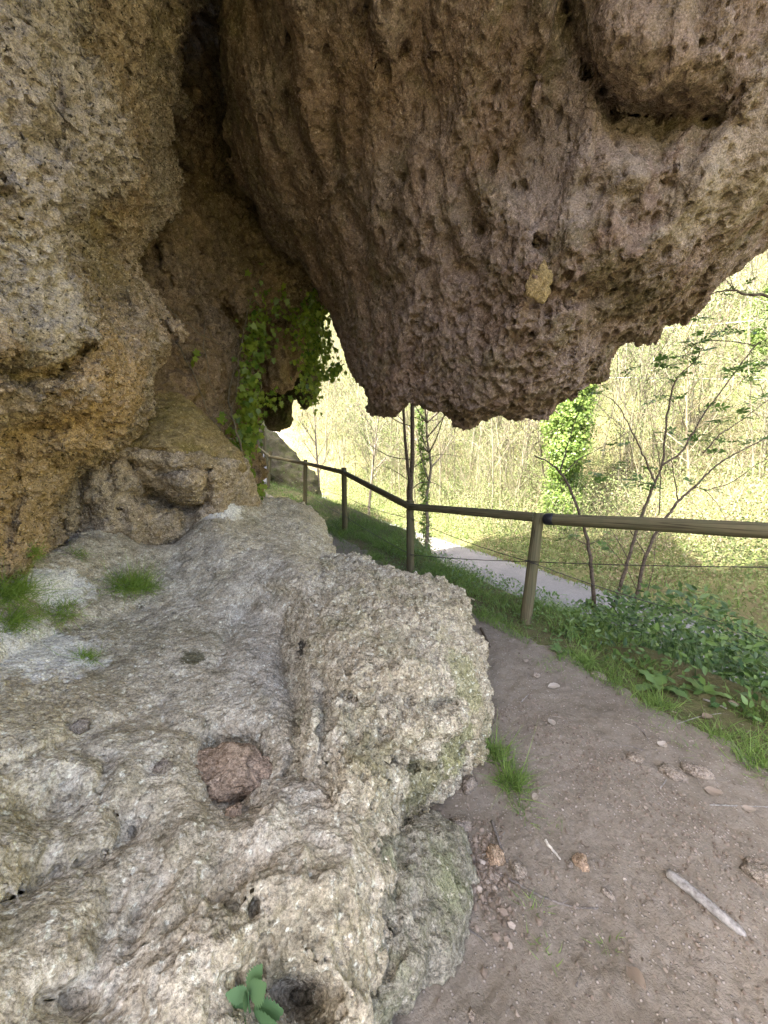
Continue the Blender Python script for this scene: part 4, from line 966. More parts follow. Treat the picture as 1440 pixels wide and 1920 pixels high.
# leafy weeds at the verge that can be told apart
def rosette(px, py, nl, L, label, wd=.3):
    p = ground_at(px, py); m = MB()
    for i in range(nl):
        a = i * 2.4 + rng.random(); el = rng.uniform(.35, .95)
        t = np.linspace(0, 1, 7); r = L * rng.uniform(.7, 1.1)
        sp_ = p + np.stack([np.cos(a) * t * r * math.cos(el), np.sin(a) * t * r * math.cos(el), t * r * math.sin(el) - .5 * r * t * t], -1)
        side = np.array([-math.sin(a), math.cos(a), 0]); wv = wd * r * .5 * np.sin(np.pi * t ** .8) * (1 + .35 * np.cos(np.arange(7) * math.pi)) + .002
        V = np.concatenate([sp_ - side * wv[:, None], sp_, sp_ + side * wv[:, None]]); V[7:14, 2] -= .004
        q = [[j, j + 1, 8 + j, 7 + j] for j in range(6)] + [[7 + j, 8 + j, 15 + j, 14 + j] for j in range(6)]
        m.add(V, [np.array(q)], rng.uniform(.5, 1))
    return tag(m.build('weed', M_WEED, origin=p), label, 'weed', 'broad leaved weeds on the verge')
rosette(1235, 1290, 9, .26, 'toothed leafy weed where brambles meet the grass clump'); rosette(1050, 1225, 8, .14, 'low rosette weed in the grass right of the corner post'); rosette(1320, 1300, 7, .2, 'broad grey green weed in front of the brambles')

# ------------------------------------------------------------------ trees
def grow(rs, H, r0, nb=14, h0=.3, spread=.42, up=.7, levels=3, wob=.03):
    """a bare tree at the origin: list of (points, radii, level)"""
    out = []
    def limb(p, d, L, r, lev):
        k = max(4, int(5 + L * .8)); pts = [p]; d = d / np.linalg.norm(d)
        for i in range(k - 1):
            d = d + rs.normal(size=3) * wob * (1 + lev) + np.array([0, 0, .05 * lev]); d /= np.linalg.norm(d)
            pts.append(pts[-1] + d * L / (k - 1))
        pts = np.array(pts); out.append((pts, np.linspace(r, r * .25, k), lev))
        if lev >= levels: return
        nch = nb if lev == 0 else max(3, int(nb * .42))
        for j in range(nch):
            f = h0 + (1 - h0) * (j + rs.random()) / nch if lev == 0 else rs.uniform(.25, 1)
            x = f * (k - 1); i = min(int(x), k - 2); q = pts[i] + (pts[i + 1] - pts[i]) * (x - i)
            ax = pts[i + 1] - pts[i]; ax /= np.linalg.norm(ax)
            rd = rs.normal(size=3); rd -= rd @ ax * ax; rd /= np.linalg.norm(rd)
            nd = rd * (1 - up * .5) + ax * up * rs.uniform(.5, 1.2)
            limb(q, nd, L * spread * (1.15 - .6 * f if lev == 0 else rs.uniform(.5, 1)), max(r * (1 - .75 * f) * .55, .004), lev + 1)
    limb(np.zeros(3), np.array([rs.normal() * .06, rs.normal() * .06, 1]), H, r0, 0)
    return out
def tree_mesh(limbs, rmin=0.0, tint=.2, sides=(6, 4, 3, 3)):
    m = MB()
    for pts, rad, lev in limbs:
        V, Fs = tube(pts, np.maximum(rad, rmin), sides[min(lev, 3)], cap=False); m.add(V, Fs, tint)
    return m
def twig_points(limbs, n, rs, minlev=2, jit=.1):
    L = [l for l in limbs if l[2] >= minlev]; out = []
    for i in rs.integers(0, len(L), n):
        p = L[i][0]; x = rs.uniform(.2, 1) * (len(p) - 1); j = min(int(x), len(p) - 2); out.append(p[j] + (p[j + 1] - p[j]) * (x - j))
    return np.array(out) + rs.normal(size=(n, 3)) * jit

# the wood on the hillside: one mass of thin spring trees over scrub
protos = []
for k in range(9):
    rs = np.random.default_rng(100 + k); H = (8, 9, 7, 10, 8.5, 6, 9, 5, 7.5)[k]
    lb = grow(rs, H, .055, nb=(15, 12, 17, 14, 13, 16, 11, 18, 15)[k], h0=.22, spread=(.34, .3, .38, .28, .36, .42, .3, .5, .35)[k], up=.8, levels=2)
    m = tree_mesh(lb, .011, .12, (5, 3, 3))
    nl = (800, 500, 1000, 300, 700, 1100, 200, 1300, 650)[k]
    pts = twig_points(lb, nl, rs, 1, .22)
    V, Fs = scatter(DIAMOND[0], DIAMOND[1], pts, frames(nl, rs), rs.uniform(.05, .11, nl)); m.add(V, Fs, np.repeat(rs.normal(size=nl) * .06 + 2.0, 4))
    protos.append(m.arrays())
wd = MB(); cnt = 0; rs = np.random.default_rng(77)
while cnt < 900:
    dist = 14.5 + 72 * rs.random() ** 1.35; az = R(rs.uniform(-24, 52)); x, y = math.sin(az) * dist, math.cos(az) * dist
    s_, t_ = st(x, y)
    if s_ < 7.2: continue
    V, Fs, T = protos[rs.integers(0, 9)]; sc = rs.uniform(.45, 1.1) * min(1, .45 + dist / 45); a = rs.uniform(0, 6.28); c_, n_ = math.cos(a) * sc, math.sin(a) * sc
    V2 = np.stack([V[:, 0] * c_ - V[:, 1] * n_ + x, V[:, 0] * n_ + V[:, 1] * c_ + y, V[:, 2] * sc * rs.uniform(.8, 1.15) + height(np.array([x]), np.array([y]))[0] - .1], -1)
    pt = float(perlin(np.array([[x * .07, y * .07, 3.3]]), 5)[0]); lt = np.clip(.66 + pt * .5 + rs.normal() * .09, .36, 1.)
    T2 = np.where(T > 1, np.clip(lt + (T - 2), .3, 1), np.clip(.16 + rs.normal() * .08, 0, .3)); wd.add(V2, Fs, T2); cnt += 1
n = 330000; dist = 11 + 75 * rng.random(n) ** 1.3; az = np.radians(rng.uniform(-24, 52, n)); x, y = np.sin(az) * dist, np.cos(az) * dist
s_, t_ = st(x, y); pn = fbm(np.stack([x, y, 0 * x], -1) * .22, 4, 905); k = (s_ > 6.2) & (pn + rng.normal(size=n) * .1 > -.28); x, y, dist, pn, s_ = x[k], y[k], dist[k], pn[k], s_[k]
z = height(x, y) + rng.random(len(x)) ** 1.6 * np.clip(1.3 + pn * 2.6, .25, 3.0) * np.clip((s_ - 6.0) * .6, .15, 1)
fr = frames(len(x), rng); V, Fs = scatter(DIAMOND[0], DIAMOND[1], np.stack([x, y, z], -1), fr, rng.uniform(.045, .1, len(x)) * np.clip(dist / 28, .7, 2))
red = fbm(np.stack([x, y, 0 * x], -1) * .09, 3, 907)
tn = np.where(red + rng.normal(size=len(x)) * .15 > .18, rng.uniform(.2, .45, len(x)), rng.uniform(.5, 1., len(x))); wd.add(V, Fs, np.repeat(tn, 4))
n = 150000; dist = 9 + 18 * rng.random(n); az = np.radians(rng.uniform(-24, 52, n)); x, y = np.sin(az) * dist, np.cos(az) * dist; s_, t_ = st(x, y); pn = fbm(np.stack([x, y, 0 * x], -1) * .5, 4, 915); k = (s_ > 5.9 + pn) & (s_ < 12); x, y, pn, s_ = x[k], y[k], pn[k], s_[k]
z = height(x, y) + rng.random(len(x)) ** 1.3 * np.clip(1.3 + 2.8 * pn, .2, 2.8) * np.clip((s_ - 5.6) * .7, .15, 1)
V, Fs = scatter(DIAMOND[0], DIAMOND[1], np.stack([x, y, z], -1), frames(len(x), rng), rng.uniform(.04, .085, len(x))); wd.add(V, Fs, np.repeat(np.clip(rng.uniform(.45, .95, len(x)) + .4 * pn, .3, 1), 4))
# brushwood stems
n = 26000; dist = 12 + 60 * rng.random(n) ** 1.3; az = np.radians(rng.uniform(-24, 52, n)); x, y = np.sin(az) * dist, np.cos(az) * dist; s_, t_ = st(x, y); k = s_ > 7; x, y, dist = x[k], y[k], dist[k]
bs = np.stack([x, y, height(x, y) - .05], -1); V, Fs = blades(bs, UPV + rng.normal(size=(len(x), 3)) * .4, rng.normal(size=(len(x), 3)) * .25, rng.uniform(.6, 2.6, len(x)), .016 * np.clip(dist / 20, .8, 2), 3); wd.add(V, Fs, np.repeat(rng.uniform(.05, .38, len(x)), 7))
tag(wd.build('woodland', M_WOODLAND, origin=(0, 0, 0)), 'sunlit hillside wood of thin bare trees and fresh spring leaves across the valley', 'woodland', kind='stuff')

# trees that stand out of it
def stand(px, d):
    p = at(px, 900, d); return np.array([p[0], p[1], gz(p) - .1])
def px_tree(name, base, stems, label, cat='tree', mat=M_BARK, tw=None, seed=1, group=None):
    """stems: list of (pixel polyline with depths, r0, r1)"""
    root = empty(name, base, label, cat, group); m = MB()
    for (pl, r0, r1) in stems:
        pts = spline([at(*q) for q in pl], 5); V, Fs = tube(pts, np.linspace(r0, r1, len(pts)), 7); m.add(V, Fs)
    m.build('trunk', mat, root); return root
b0 = stand(775, 9.2); g0 = proj(b0)
px_tree('twin_stem_tree', b0, [
    ([(g0[0], g0[1], 9.2), (772, 1000, 9.2), (768, 930, 9.2), (770, 900, 9.2)], .085, .07),
    ([(769, 910, 9.2), (773, 860, 9.2), (773, 770, 9.2), (774, 640, 9.3), (780, 480, 9.4)], .058, .04),
    ([(769, 910, 9.2), (765, 880, 9.15), (760, 830, 9.1), (757, 780, 9.1), (752, 700, 9.1), (740, 560, 9.1)], .042, .025),
    ([(774, 800, 9.2), (745, 790, 9.1), (720, 770, 9.0), (695, 735, 8.9), (672, 690, 8.9)], .014, .005), ([(773, 862, 9.2), (740, 858, 9.1), (715, 848, 9.0), (690, 830, 9.0), (672, 800, 8.9)], .014, .004),
    ([(757, 790, 9.1), (735, 770, 9.0), (705, 745, 9.0), (688, 720, 8.9)], .011, .004), ([(771, 880, 9.2), (800, 860, 9.2), (830, 852, 9.2), (865, 856, 9.1)], .012, .004), ([(766, 900, 9.2), (735, 880, 9.2), (712, 872, 9.2)], .011, .004),
    ([(773, 780, 9.2), (800, 790, 9.2), (830, 782, 9.2), (850, 770, 9.2)], .010, .003), ([(769, 920, 9.2), (790, 905, 9.2), (820, 908, 9.2), (842, 930, 9.2)], .014, .004)],
    'dark twin stemmed bare tree rising behind the second post of the handrail')

def ivy_clump(m, cen, rad, n, size, rs, tint=(0, 1)):
    d = rs.normal(size=(n, 3)); d /= np.linalg.norm(d, axis=1, keepdims=True)
    p = cen + d * rad * (rs.random(n) ** .4)[:, None]
    fr = frames(n, rs, d + np.array([0, -.3, .35]), .5); V, Fs = scatter(IVYL[0], IVYL[1], p, fr, rs.uniform(.6, 1.2, n) * size); m.add(V, Fs, np.repeat(rs.uniform(*tint, n), 11))
def ivy_tree(px, d, pytop, widths, r, label, seed, nleaf=4200, size=.11, bare=None, tint=(.1, 1)):
    rs = np.random.default_rng(seed); base = stand(px, d); root = empty('ivy_clad_tree', base, label, 'tree', 'ivy clad trees in the valley')
    top = at(px, pytop, d); top[:2] = base[:2] + rs.normal(size=2) * .25; H = top[2] - base[2]
    pts = base + np.outer(np.linspace(0, 1, 12), top - base); pts[1:, :2] += np.cumsum(rs.normal(size=(11, 2)) * .05, 0)
    m = MB(); V, Fs = tube(pts, np.linspace(r, r * .4, 12), 8); m.add(V, Fs)
    for i in range(10):
        f = rs.uniform(.45, 1); q = pts[int(f * 11)]; a = rs.uniform(0, 6.28); L = rs.uniform(.8, 2.0)
        V, Fs = tube(spline([q, q + np.array([math.cos(a) * L * .4, math.sin(a) * L * .4, L * .35]), q + np.array([math.cos(a) * L * .8, math.sin(a) * L * .8, L * .9])], 4), np.linspace(.03, .008, 9), 4); m.add(V, Fs)
    m.build('trunk', M_PALEBARK, root)
    c = MB(); k = 64
    for i in range(k):
        f = (i + rs.random()) / k; wdt = np.interp(f, np.linspace(0, 1, len(widths)), widths); q = base + (top - base) * f; a = rs.uniform(0, 6.28); o = wdt * rs.uniform(.0, .55)
        ivy_clump(c, q + np.array([math.cos(a) * o, math.sin(a) * o, 0]), max(.15, wdt * rs.uniform(.4, .75)), nleaf // k, size, rs, tint)
    c.build('crown', M_IVYLIT, root); return root
ivy_tree(1062, 12.5, 600, [.6, .95, .8, 1.1, 1.0, 1.1, .9, .6], .17, 'broad ivy clad tree directly behind the corner post with the black bracket', 21, 26000, .085)
ivy_tree(805, 12.0, 770, [.12, .2, .16, .14, .1], .06, 'thin leaning trunk wrapped in ivy, right of the twin stemmed tree', 22, 1500, .08)
ivy_tree(1390, 15, 560, [.7, .5, .6, .8, .6, .45], .15, 'tall ivy clad tree near the right edge of the valley', 23, 13000, .10)
ivy_tree(1252, 16, 830, [.5, .6, .45, .4, .3], .12, 'shorter ivy clad trunk seen between the sapling stems', 24, 6000, .09)
ivy_tree(1480, 11, 700, [.8, .6, .6, .5], .12, 'ivy covered trunk cut by the right edge of the view', 25, 6000, .09)

# bare pale trees among the near wood
for (px, d, H, seed, lab) in ((985, 17, 7.5, 31, 'pale slender bare tree left of the broad ivy clad tree'), (945, 19, 8, 32, 'second pale bare tree, thinner, left of the slender one'), (690, 17, 6.5, 33, 'bare grey tree above the third post of the handrail'),
                              (880, 20, 9, 34, 'tall thin bare tree under the tip of the rock roof'), (600, 19, 7, 35, 'bare grey tree left of the twin stemmed one beyond the fence'), (1180, 21, 10, 36, 'bare pale tree with forked top under the right of the rock lip'), (1310, 19, 8, 37, 'bare pale tree between the two right hand ivy trees')):
    b = stand(px, d); rs = np.random.default_rng(seed); root = empty('bare_tree', b, lab, 'tree', 'bare trees at the foot of the hill')
    lb = grow(rs, H, .075, 13, .3, .32, .85, 2, .025); m = tree_mesh(lb, .008, .5); V, Fs, T = m.arrays(); put('trunk', V + b, Fs, M_PALEBARK, root)
    nl = 420; pts = twig_points(lb, nl, rs, 1, .15); V, Fs = scatter(DIAMOND[0], DIAMOND[1], pts + b, frames(nl, rs), rs.uniform(.05, .1, nl)); put('crown', V, Fs, M_WOODLAND, root, tint=np.repeat(rs.uniform(.45, 1, nl), 4))

# shrubs of dry brush and spring green at the road side
for (px, d, rad, hgt, tint, seed, lab) in ((745, 12.5, 1.3, 1.2, (.1, .4), 41, 'straw coloured dry brush on the bank beyond the second post'), (640, 14, 1.5, 1.6, (.4, .9), 42, 'yellow green bush beyond the third post'), (840, 19, 1.6, 2.2, (.5, .9), 43, 'yellow green bush beyond the bend of the gravel road'),
                              (1010, 15.5, 1.3, 1.5, (.6, 1), 44, 'green bush at the far edge of the gravel road behind the corner post'), (1180, 13, 1.4, 1.1, (.6, 1.), 45, 'low green bush behind the sapling stems'), (1340, 12.5, 1.7, 1.4, (.55, 1.), 46, 'wide green bush under the handrail at the right'), (920, 17, 1.5, 1.8, (.4, .8), 47, 'pale bush over the gravel road between two posts')):
    b = stand(px, d); rs = np.random.default_rng(seed); root = empty('shrub', b, lab, 'shrub', 'shrubs along the gravel road')
    ns = 260; V, Fs = blades(b + rs.normal(size=(ns, 3)) * np.array([rad * .4, rad * .4, 0]), UPV + rs.normal(size=(ns, 3)) * .5, rs.normal(size=(ns, 3)) * .3, rs.uniform(.4, 1, ns) * hgt * 1.2, .014, 4); put('stems', V, Fs, M_WOODLAND, root, tint=np.repeat(rs.uniform(.05, .35, ns), 9))
    nl = 2600; p = rs.normal(size=(nl, 3)) * np.array([rad * .45, rad * .45, hgt * .3]); p[:, 2] = np.abs(p[:, 2]) + .05; q = b + p; q[:, 2] = height(q[:, 0], q[:, 1]) + p[:, 2]
    V, Fs = scatter(DIAMOND[0], DIAMOND[1], q, frames(nl, rs), rs.uniform(.04, .09, nl)); put('foliage', V, Fs, M_WOODLAND, root, tint=np.repeat(rs.uniform(*tint, nl), 4))

# ------------------------------------------------------------------ saplings behind the rail, with compound leaves
def elder_leaf(m, p, d, L, rs):
    """five to seven leaflets on one stalk"""
    d = d / np.linalg.norm(d); side = np.cross(d, UPV + rs.normal(size=3) * .3); side /= np.linalg.norm(side); nz = np.cross(side, d)
    pts = np.array([p + d * L * t + np.array([0, 0, -.25 * L * t * t]) for t in np.linspace(0, 1, 5)]); V, Fs = tube(pts, .0012, 3, False); m.add(V, Fs, .3)
    pos, dr, sc = [], [], []
    for t in (.35, .62, .88):
        for sg in (-1, 1): pos.append(p + d * L * t + np.array([0, 0, -.25 * L * t * t])); dr.append(side * sg + d * .55 + rs.normal(size=3) * .12 - UPV * .15); sc.append(L * rs.uniform(.4, .55))
    pos.append(pts[-1]); dr.append(d - UPV * .3); sc.append(L * .55)
    fr = frame_dir(np.array(dr), np.tile(nz if nz[2] > 0 else -nz, (7, 1)) + rs.normal(size=(7, 3)) * .25)
    V, Fs = scatter(LEAF[0], LEAF[1], np.array(pos), fr, np.array(sc)); m.add(V, Fs, rs.uniform(.1, 1))
def sapling(stems, leaves, label, seed, name='sapling', cat='sapling', L=.14):
    rs = np.random.default_rng(seed); p0 = at(*stems[0][0][0]); gzz = gz(p0); root = empty(name, (p0[0], p0[1], gzz), label, cat); t = MB()
    for k, (pl, r0, r1) in enumerate(stems):
        pts = [at(*q) for q in pl]
        if k == 0: pts = [np.array([pts[0][0], pts[0][1], gzz - .15])] + pts
        pts = spline(pts, 6); pts = pts + rs.normal(size=pts.shape) * min(.004, r1); V, Fs = tube(pts, np.linspace(r0, r1, len(pts)), 7); t.add(V, Fs)
    t.build('trunk', M_BARK, root); m = MB()
    for (px, py, d, n) in leaves:
        q = at(px, py, d)
        for j in range(n):
            a = rs.uniform(0, 6.28); elder_leaf(m, q + rs.normal(size=3) * .02, np.array([math.cos(a), math.sin(a) * .8, rs.uniform(-.1, .9)]), L * rs.uniform(.65, 1.15), rs)
    if leaves: m.build('crown', M_ELDER, root)
    return root
D1, D2, D3 = 4.5, 4.7, 4.8
sapling([([(1116, 1165, D1), (1110, 1080, D1), (1103, 1020, D1), (1092, 980, D1), (1068, 915, D1), (1050, 886, D1), (1030, 868, D1), (1002, 854, D1)], .027, .007), ([(1050, 886, D1), (1060, 850, D1), (1075, 800, D1), (1098, 740, D1)], .011, .003), ([(1054, 892, D1), (1085, 862, D1), (1130, 838, D1), (1195, 800, D1)], .008, .002), ([(1103, 1022, D1), (1078, 1010, D1), (1045, 985, D1)], .006, .002), ([(1103, 1022, D1), (1122, 1012, D1), (1150, 990, D1)], .006, .002)],
        [(1098, 738, D1, 4), (1085, 775, D1, 3), (1142, 712, D1, 4), (1062, 1005, D1, 3), (1130, 1030, D1, 3), (1090, 870, D1, 3), (1115, 905, D1, 3)], 'leaning dark sapling just right of the corner post, forked low', 51)
sapling([([(1143, 1170, D2), (1160, 1110, D2), (1178, 1050, D2), (1192, 1000, D2), (1210, 950, D2), (1228, 905, D2), (1242, 870, D2), (1248, 800, D2), (1258, 740, D2), (1272, 705, D2), (1300, 680, D2), (1318, 650, D2)], .024, .005), ([(1228, 905, D2), (1205, 850, D2), (1180, 800, D2), (1155, 755, D2), (1122, 736, D2)], .012, .003), ([(1242, 872, D2), (1275, 850, D2), (1300, 810, D2), (1325, 770, D2), (1370, 710, D2), (1415, 650, D2), (1450, 630, D2)], .013, .005), ([(1415, 648, D2), (1370, 640, D2), (1310, 642, D2), (1280, 670, D2), (1235, 695, D2)], .007, .002), ([(1178, 1050, D2), (1150, 1000, D2), (1120, 970, D2)], .006, .002), ([(1236, 965, D2), (1238, 880, D2), (1230, 830, D2), (1210, 750, D2)], .007, .002), ([(1225, 910, D2), (1190, 900, D2), (1160, 880, D2), (1110, 870, D2)], .006, .002)],
        [(1305, 640, D2, 7), (1280, 668, D2, 5), (1235, 690, D2, 5), (1250, 680, D2, 4), (1355, 630, D2, 6), (1395, 625, D2, 4), (1325, 660, D2, 4), (1295, 680, D2, 5), (1270, 712, D2, 4), (1240, 745, D2, 4), (1262, 750, D2, 3), (1245, 812, D2, 4), (1375, 700, D2, 6), (1390, 690, D2, 5), (1192, 690, D2, 4), (1170, 870, D2, 3), (1130, 890, D2, 3), (1205, 905, D2, 4), (1318, 598, D2, 4), (1150, 840, D2, 3)],
        'tallest sapling of the three behind the rail, with the highest leafy fork', 52)
sapling([([(1186, 1170, D3), (1196, 1110, D3), (1208, 1050, D3), (1228, 1005, D3), (1250, 970, D3), (1272, 940, D3), (1300, 915, D3), (1320, 895, D3), (1350, 868, D3), (1390, 845, D3), (1450, 815, D3)], .026, .006), ([(1272, 940, D3), (1262, 880, D3), (1255, 830, D3)], .008, .003), ([(1285, 928, D3), (1300, 915, D3), (1322, 920, D3), (1345, 945, D3), (1362, 975, D3)], .007, .002), ([(1322, 920, D3), (1370, 905, D3), (1420, 870, D3), (1455, 855, D3)], .007, .003), ([(1318, 850, D3), (1350, 815, D3), (1380, 795, D3), (1440, 750, D3)], .009, .005), ([(1210, 1040, D3), (1185, 1000, D3), (1160, 960, D3), (1140, 935, D3)], .007, .002), ([(1196, 1110, D3), (1170, 1060, D3), (1130, 1010, D3), (1110, 985, D3)], .005, .002), ([(1205, 1150, D3), (1225, 1060, D3), (1230, 990, D3)], .006, .002)],
        [(1330, 770, D3, 4), (1290, 830, D3, 4), (1310, 815, D3, 4), (1350, 790, D3, 5), (1385, 780, D3, 4), (1425, 750, D3, 5), (1435, 690, D3, 5), (1405, 720, D3, 5), (1300, 910, D3, 3), (1340, 850, D3, 3), (1370, 830, D3, 4), (1230, 880, D3, 3), (1180, 905, D3, 3), (1330, 920, D3, 3), (1145, 1010, D3, 3), (1410, 830, D3, 4)],
        'sapling bending far to the right behind the rail', 53)
sapling([([(1640, 1150, 3.6), (1600, 900, 3.5), (1560, 700, 3.4), (1500, 590, 3.3), (1440, 556, 3.2), (1400, 552, 3.2), (1378, 545, 3.2), (1345, 548, 3.2), (1328, 554, 3.2)], .022, .003), ([(1380, 546, 3.2), (1366, 530, 3.2), (1355, 518, 3.2)], .004, .002), ([(1378, 545, 3.2), (1370, 525, 3.2), (1366, 510, 3.2)], .003, .002)],
        [(1395, 545, 3.2, 3), (1380, 548, 3.2, 2), (1340, 550, 3.2, 2), (1440, 600, 3.2, 3)], 'leafy branch tip reaching in under the right end of the rock roof', 54, 'tree_branch', 'tree', .08)
# pale cables across the valley
for (a, b, lab) in (((1100, 628, 15), (1900, 560, 12), 'upper pale cable across the valley, close under the rock lip'), ((1000, 706, 15), (1900, 718, 12), 'lower pale cable across the valley, crossing the saplings')):
    t = np.linspace(0, 1, 30)[:, None]; pts = at(*a) * (1 - t) + at(*b) * t; V, Fs = tube(pts, .011, 6); tag(put('cable', V, Fs, M_CABLE), lab, 'cable')

# ------------------------------------------------------------------ ivy on the rock
def ivy(name, spots, label, size, seed, stems, rocks):
    rs = np.random.default_rng(seed); root = None; m = MB(); sm = MB()
    pts0 = None
    for (px, py, d, rx, ry, n, hang) in spots:
        q = np.stack([rs.normal(px, rx, n), rs.normal(py, ry, n), d + rs.normal(size=n) * .10], -1); P_ = at(q[:, 0], q[:, 1], q[:, 2])
        if pts0 is None: pts0 = P_.mean(0)
        nrm = np.array([.3, -1., .25]); fr = frame_dir(np.array([0, 0, -1.]) + rs.normal(size=(n, 3)) * .55, nrm + rs.normal(size=(n, 3)) * .5)
        V, Fs = scatter(IVYL[0], IVYL[1], P_, fr, rs.uniform(.5, 1.25, n) * size); m.add(V, Fs, np.repeat(np.clip(rs.beta(1.5, 1.4, n), 0, 1), 11))
    root = empty(name, pts0, label, 'ivy')
    for pl, r in stems:
        p = spline([at(*q) for q in pl], 6); p = p + rs.normal(size=p.shape) * .008; V, Fs = tube(p, np.linspace(r, r * .5, len(p)), 5); sm.add(V, Fs)
    m.build('foliage', M_IVY, root); sm.build('stems', M_VINE, root); return root
ivy('climbing_ivy', [(478, 600, 4.55, 14, 40, 70, 0), (470, 690, 4.4, 10, 40, 110, 0), (462, 760, 4.3, 10, 36, 110, 0), (488, 640, 4.7, 16, 30, 80, 0), (455, 820, 4.1, 14, 16, 60, 0), (475, 790, 4.4, 12, 20, 70, 0), (510, 560, 4.8, 18, 24, 60, 0), (468, 870, 4.1, 5, 24, 26, 0), (485, 920, 4.1, 7, 12, 16, 0), (410, 790, 3.7, 12, 16, 10, 0), (500, 745, 5.2, 18, 10, 60, 0), (365, 670, 3.55, 8, 6, 4, 0)],
    'broad leaved ivy climbing the edge of the dark recess beside the fence', .075, 61,
    [([(470, 930, 4.1), (458, 860, 4.0), (440, 800, 3.9), (430, 740, 4.2), (452, 650, 4.4), (470, 560, 4.5), (500, 500, 4.6)], .012), ([(330, 640, 3.5), (370, 720, 3.5), (400, 790, 3.6), (440, 830, 3.8)], .007), ([(300, 560, 3.4), (350, 610, 3.5), (420, 650, 3.9), (450, 690, 4.2)], .006), ([(450, 690, 4.2), (440, 750, 4.1), (420, 800, 3.8)], .007), ([(470, 690, 4.4), (490, 720, 4.5), (480, 760, 4.5)], .01), ([(380, 600, 3.7), (390, 700, 3.6), (430, 790, 3.8)], .005)], None)
ivy('hanging_ivy', [(590, 570, 5.0, 12, 20, 150, 1), (600, 610, 5.0, 14, 24, 190, 1), (575, 640, 5.2, 16, 26, 130, 1), (608, 660, 5.0, 12, 20, 120, 1), (585, 690, 5.1, 12, 22, 130, 1), (632, 690, 4.9, 9, 10, 50, 1), (560, 600, 5.2, 14, 20, 100, 1), (592, 735, 5.1, 6, 16, 40, 1), (615, 700, 5.0, 10, 8, 60, 1), (570, 730, 5.3, 8, 16, 40, 1)],
    'small leaved ivy hanging in a curtain against the bright valley, right of the brown knob', .062, 62,
    [([(590, 520, 5.0), (600, 580, 5.0), (606, 640, 5.0), (596, 700, 5.1), (592, 745, 5.1)], .006), ([(600, 580, 5.0), (620, 640, 4.9), (640, 690, 4.9)], .004), ([(570, 540, 5.2), (572, 620, 5.2), (580, 700, 5.1)], .006), ([(500, 570, 5.2), (540, 590, 5.2), (560, 660, 5.2)], .006)], None)

# ------------------------------------------------------------------ small things: stones, sticks, leaves
def stone(p, size, mat, label, seed, group=None, name='stone', cat='stone', flat=.7, ico=ICO4, parent=None):
    rs = np.random.default_rng(seed); V = ICO4[0].copy().astype(np.float32); a = rs.normal(size=(7, 3)); a /= np.linalg.norm(a, axis=1, keepdims=True)
    lim = rs.uniform(.55, .85, 7)
    for ax_, l in zip(a, lim): d = V @ ax_; V = V - np.clip(d - l, 0, 1)[:, None] * ax_ * .85       # broken facets
    V = V * np.array([1, rs.uniform(.65, .95), flat]); V = V + V * (fbm(V * 1.6 + seed, 4, seed) * .45)[:, None] + V * (fbm(V * 5 + seed, 4, seed + 1, .65) * .3)[:, None]
    an = rs.uniform(0, 6.28); c_, s_ = math.cos(an), math.sin(an); V = np.stack([V[:, 0] * c_ - V[:, 1] * s_, V[:, 0] * s_ + V[:, 1] * c_, V[:, 2]], -1) * size
    return tag(put(name, V + np.asarray(p), [ICO4[1]], mat), label, cat, group)
pn_, nn_ = snap(436, 1446, ['rock_ledge'])
V = ICO5[0].astype(np.float32); V = V * np.array([.135, .11, .10]); 
for ax_, l in (((.3, -.5, .8), .07), ((-.7, -.5, .3), .085), ((.8, -.4, .1), .10), ((0, -1, .1), .08), ((-.4, -.3, .85), .075), ((.9, -.2, .6), .085), ((.5, -.8, -.4), .08), ((-.8, -.3, -.5), .085)):
    ax_ = np.array(ax_) / np.linalg.norm(ax_); V = V - np.clip(V @ ax_ - l, 0, 1)[:, None] * ax_ * .9
Nn_ = normals(V, ICO5[1]); V = V + Nn_ * (fbm(V * 14, 4, 901) * .035 + fbm(V * 50, 3, 902) * .014 + pits(V, 34, .02, .4, 903))[:, None]
tag(put('stone', V * np.array([1.3, 1.0, 1.0]) + pn_ + np.array([.01, -.07, .07]), [ICO5[1]], M_REDSTONE), 'rough reddish brown stone lying in the hollow of the pale ledge', 'stone')
for (px, py, sz, mt, lab, sd) in ((437, 1515, .03, M_REDSTONE, 'small reddish crumb just below the reddish stone in the hollow', 11), (308, 1430, .032, M_STONE, 'small whitish stone on the ledge, left of the reddish stone', 12), (150, 1362, .04, M_STONE, 'pale flat stone set in the dark pocket of the ledge', 13)):
    p, nr = snap(px, py, ['rock_ledge']); stone(p + nr * sz * .25, sz, mt, lab, sd)
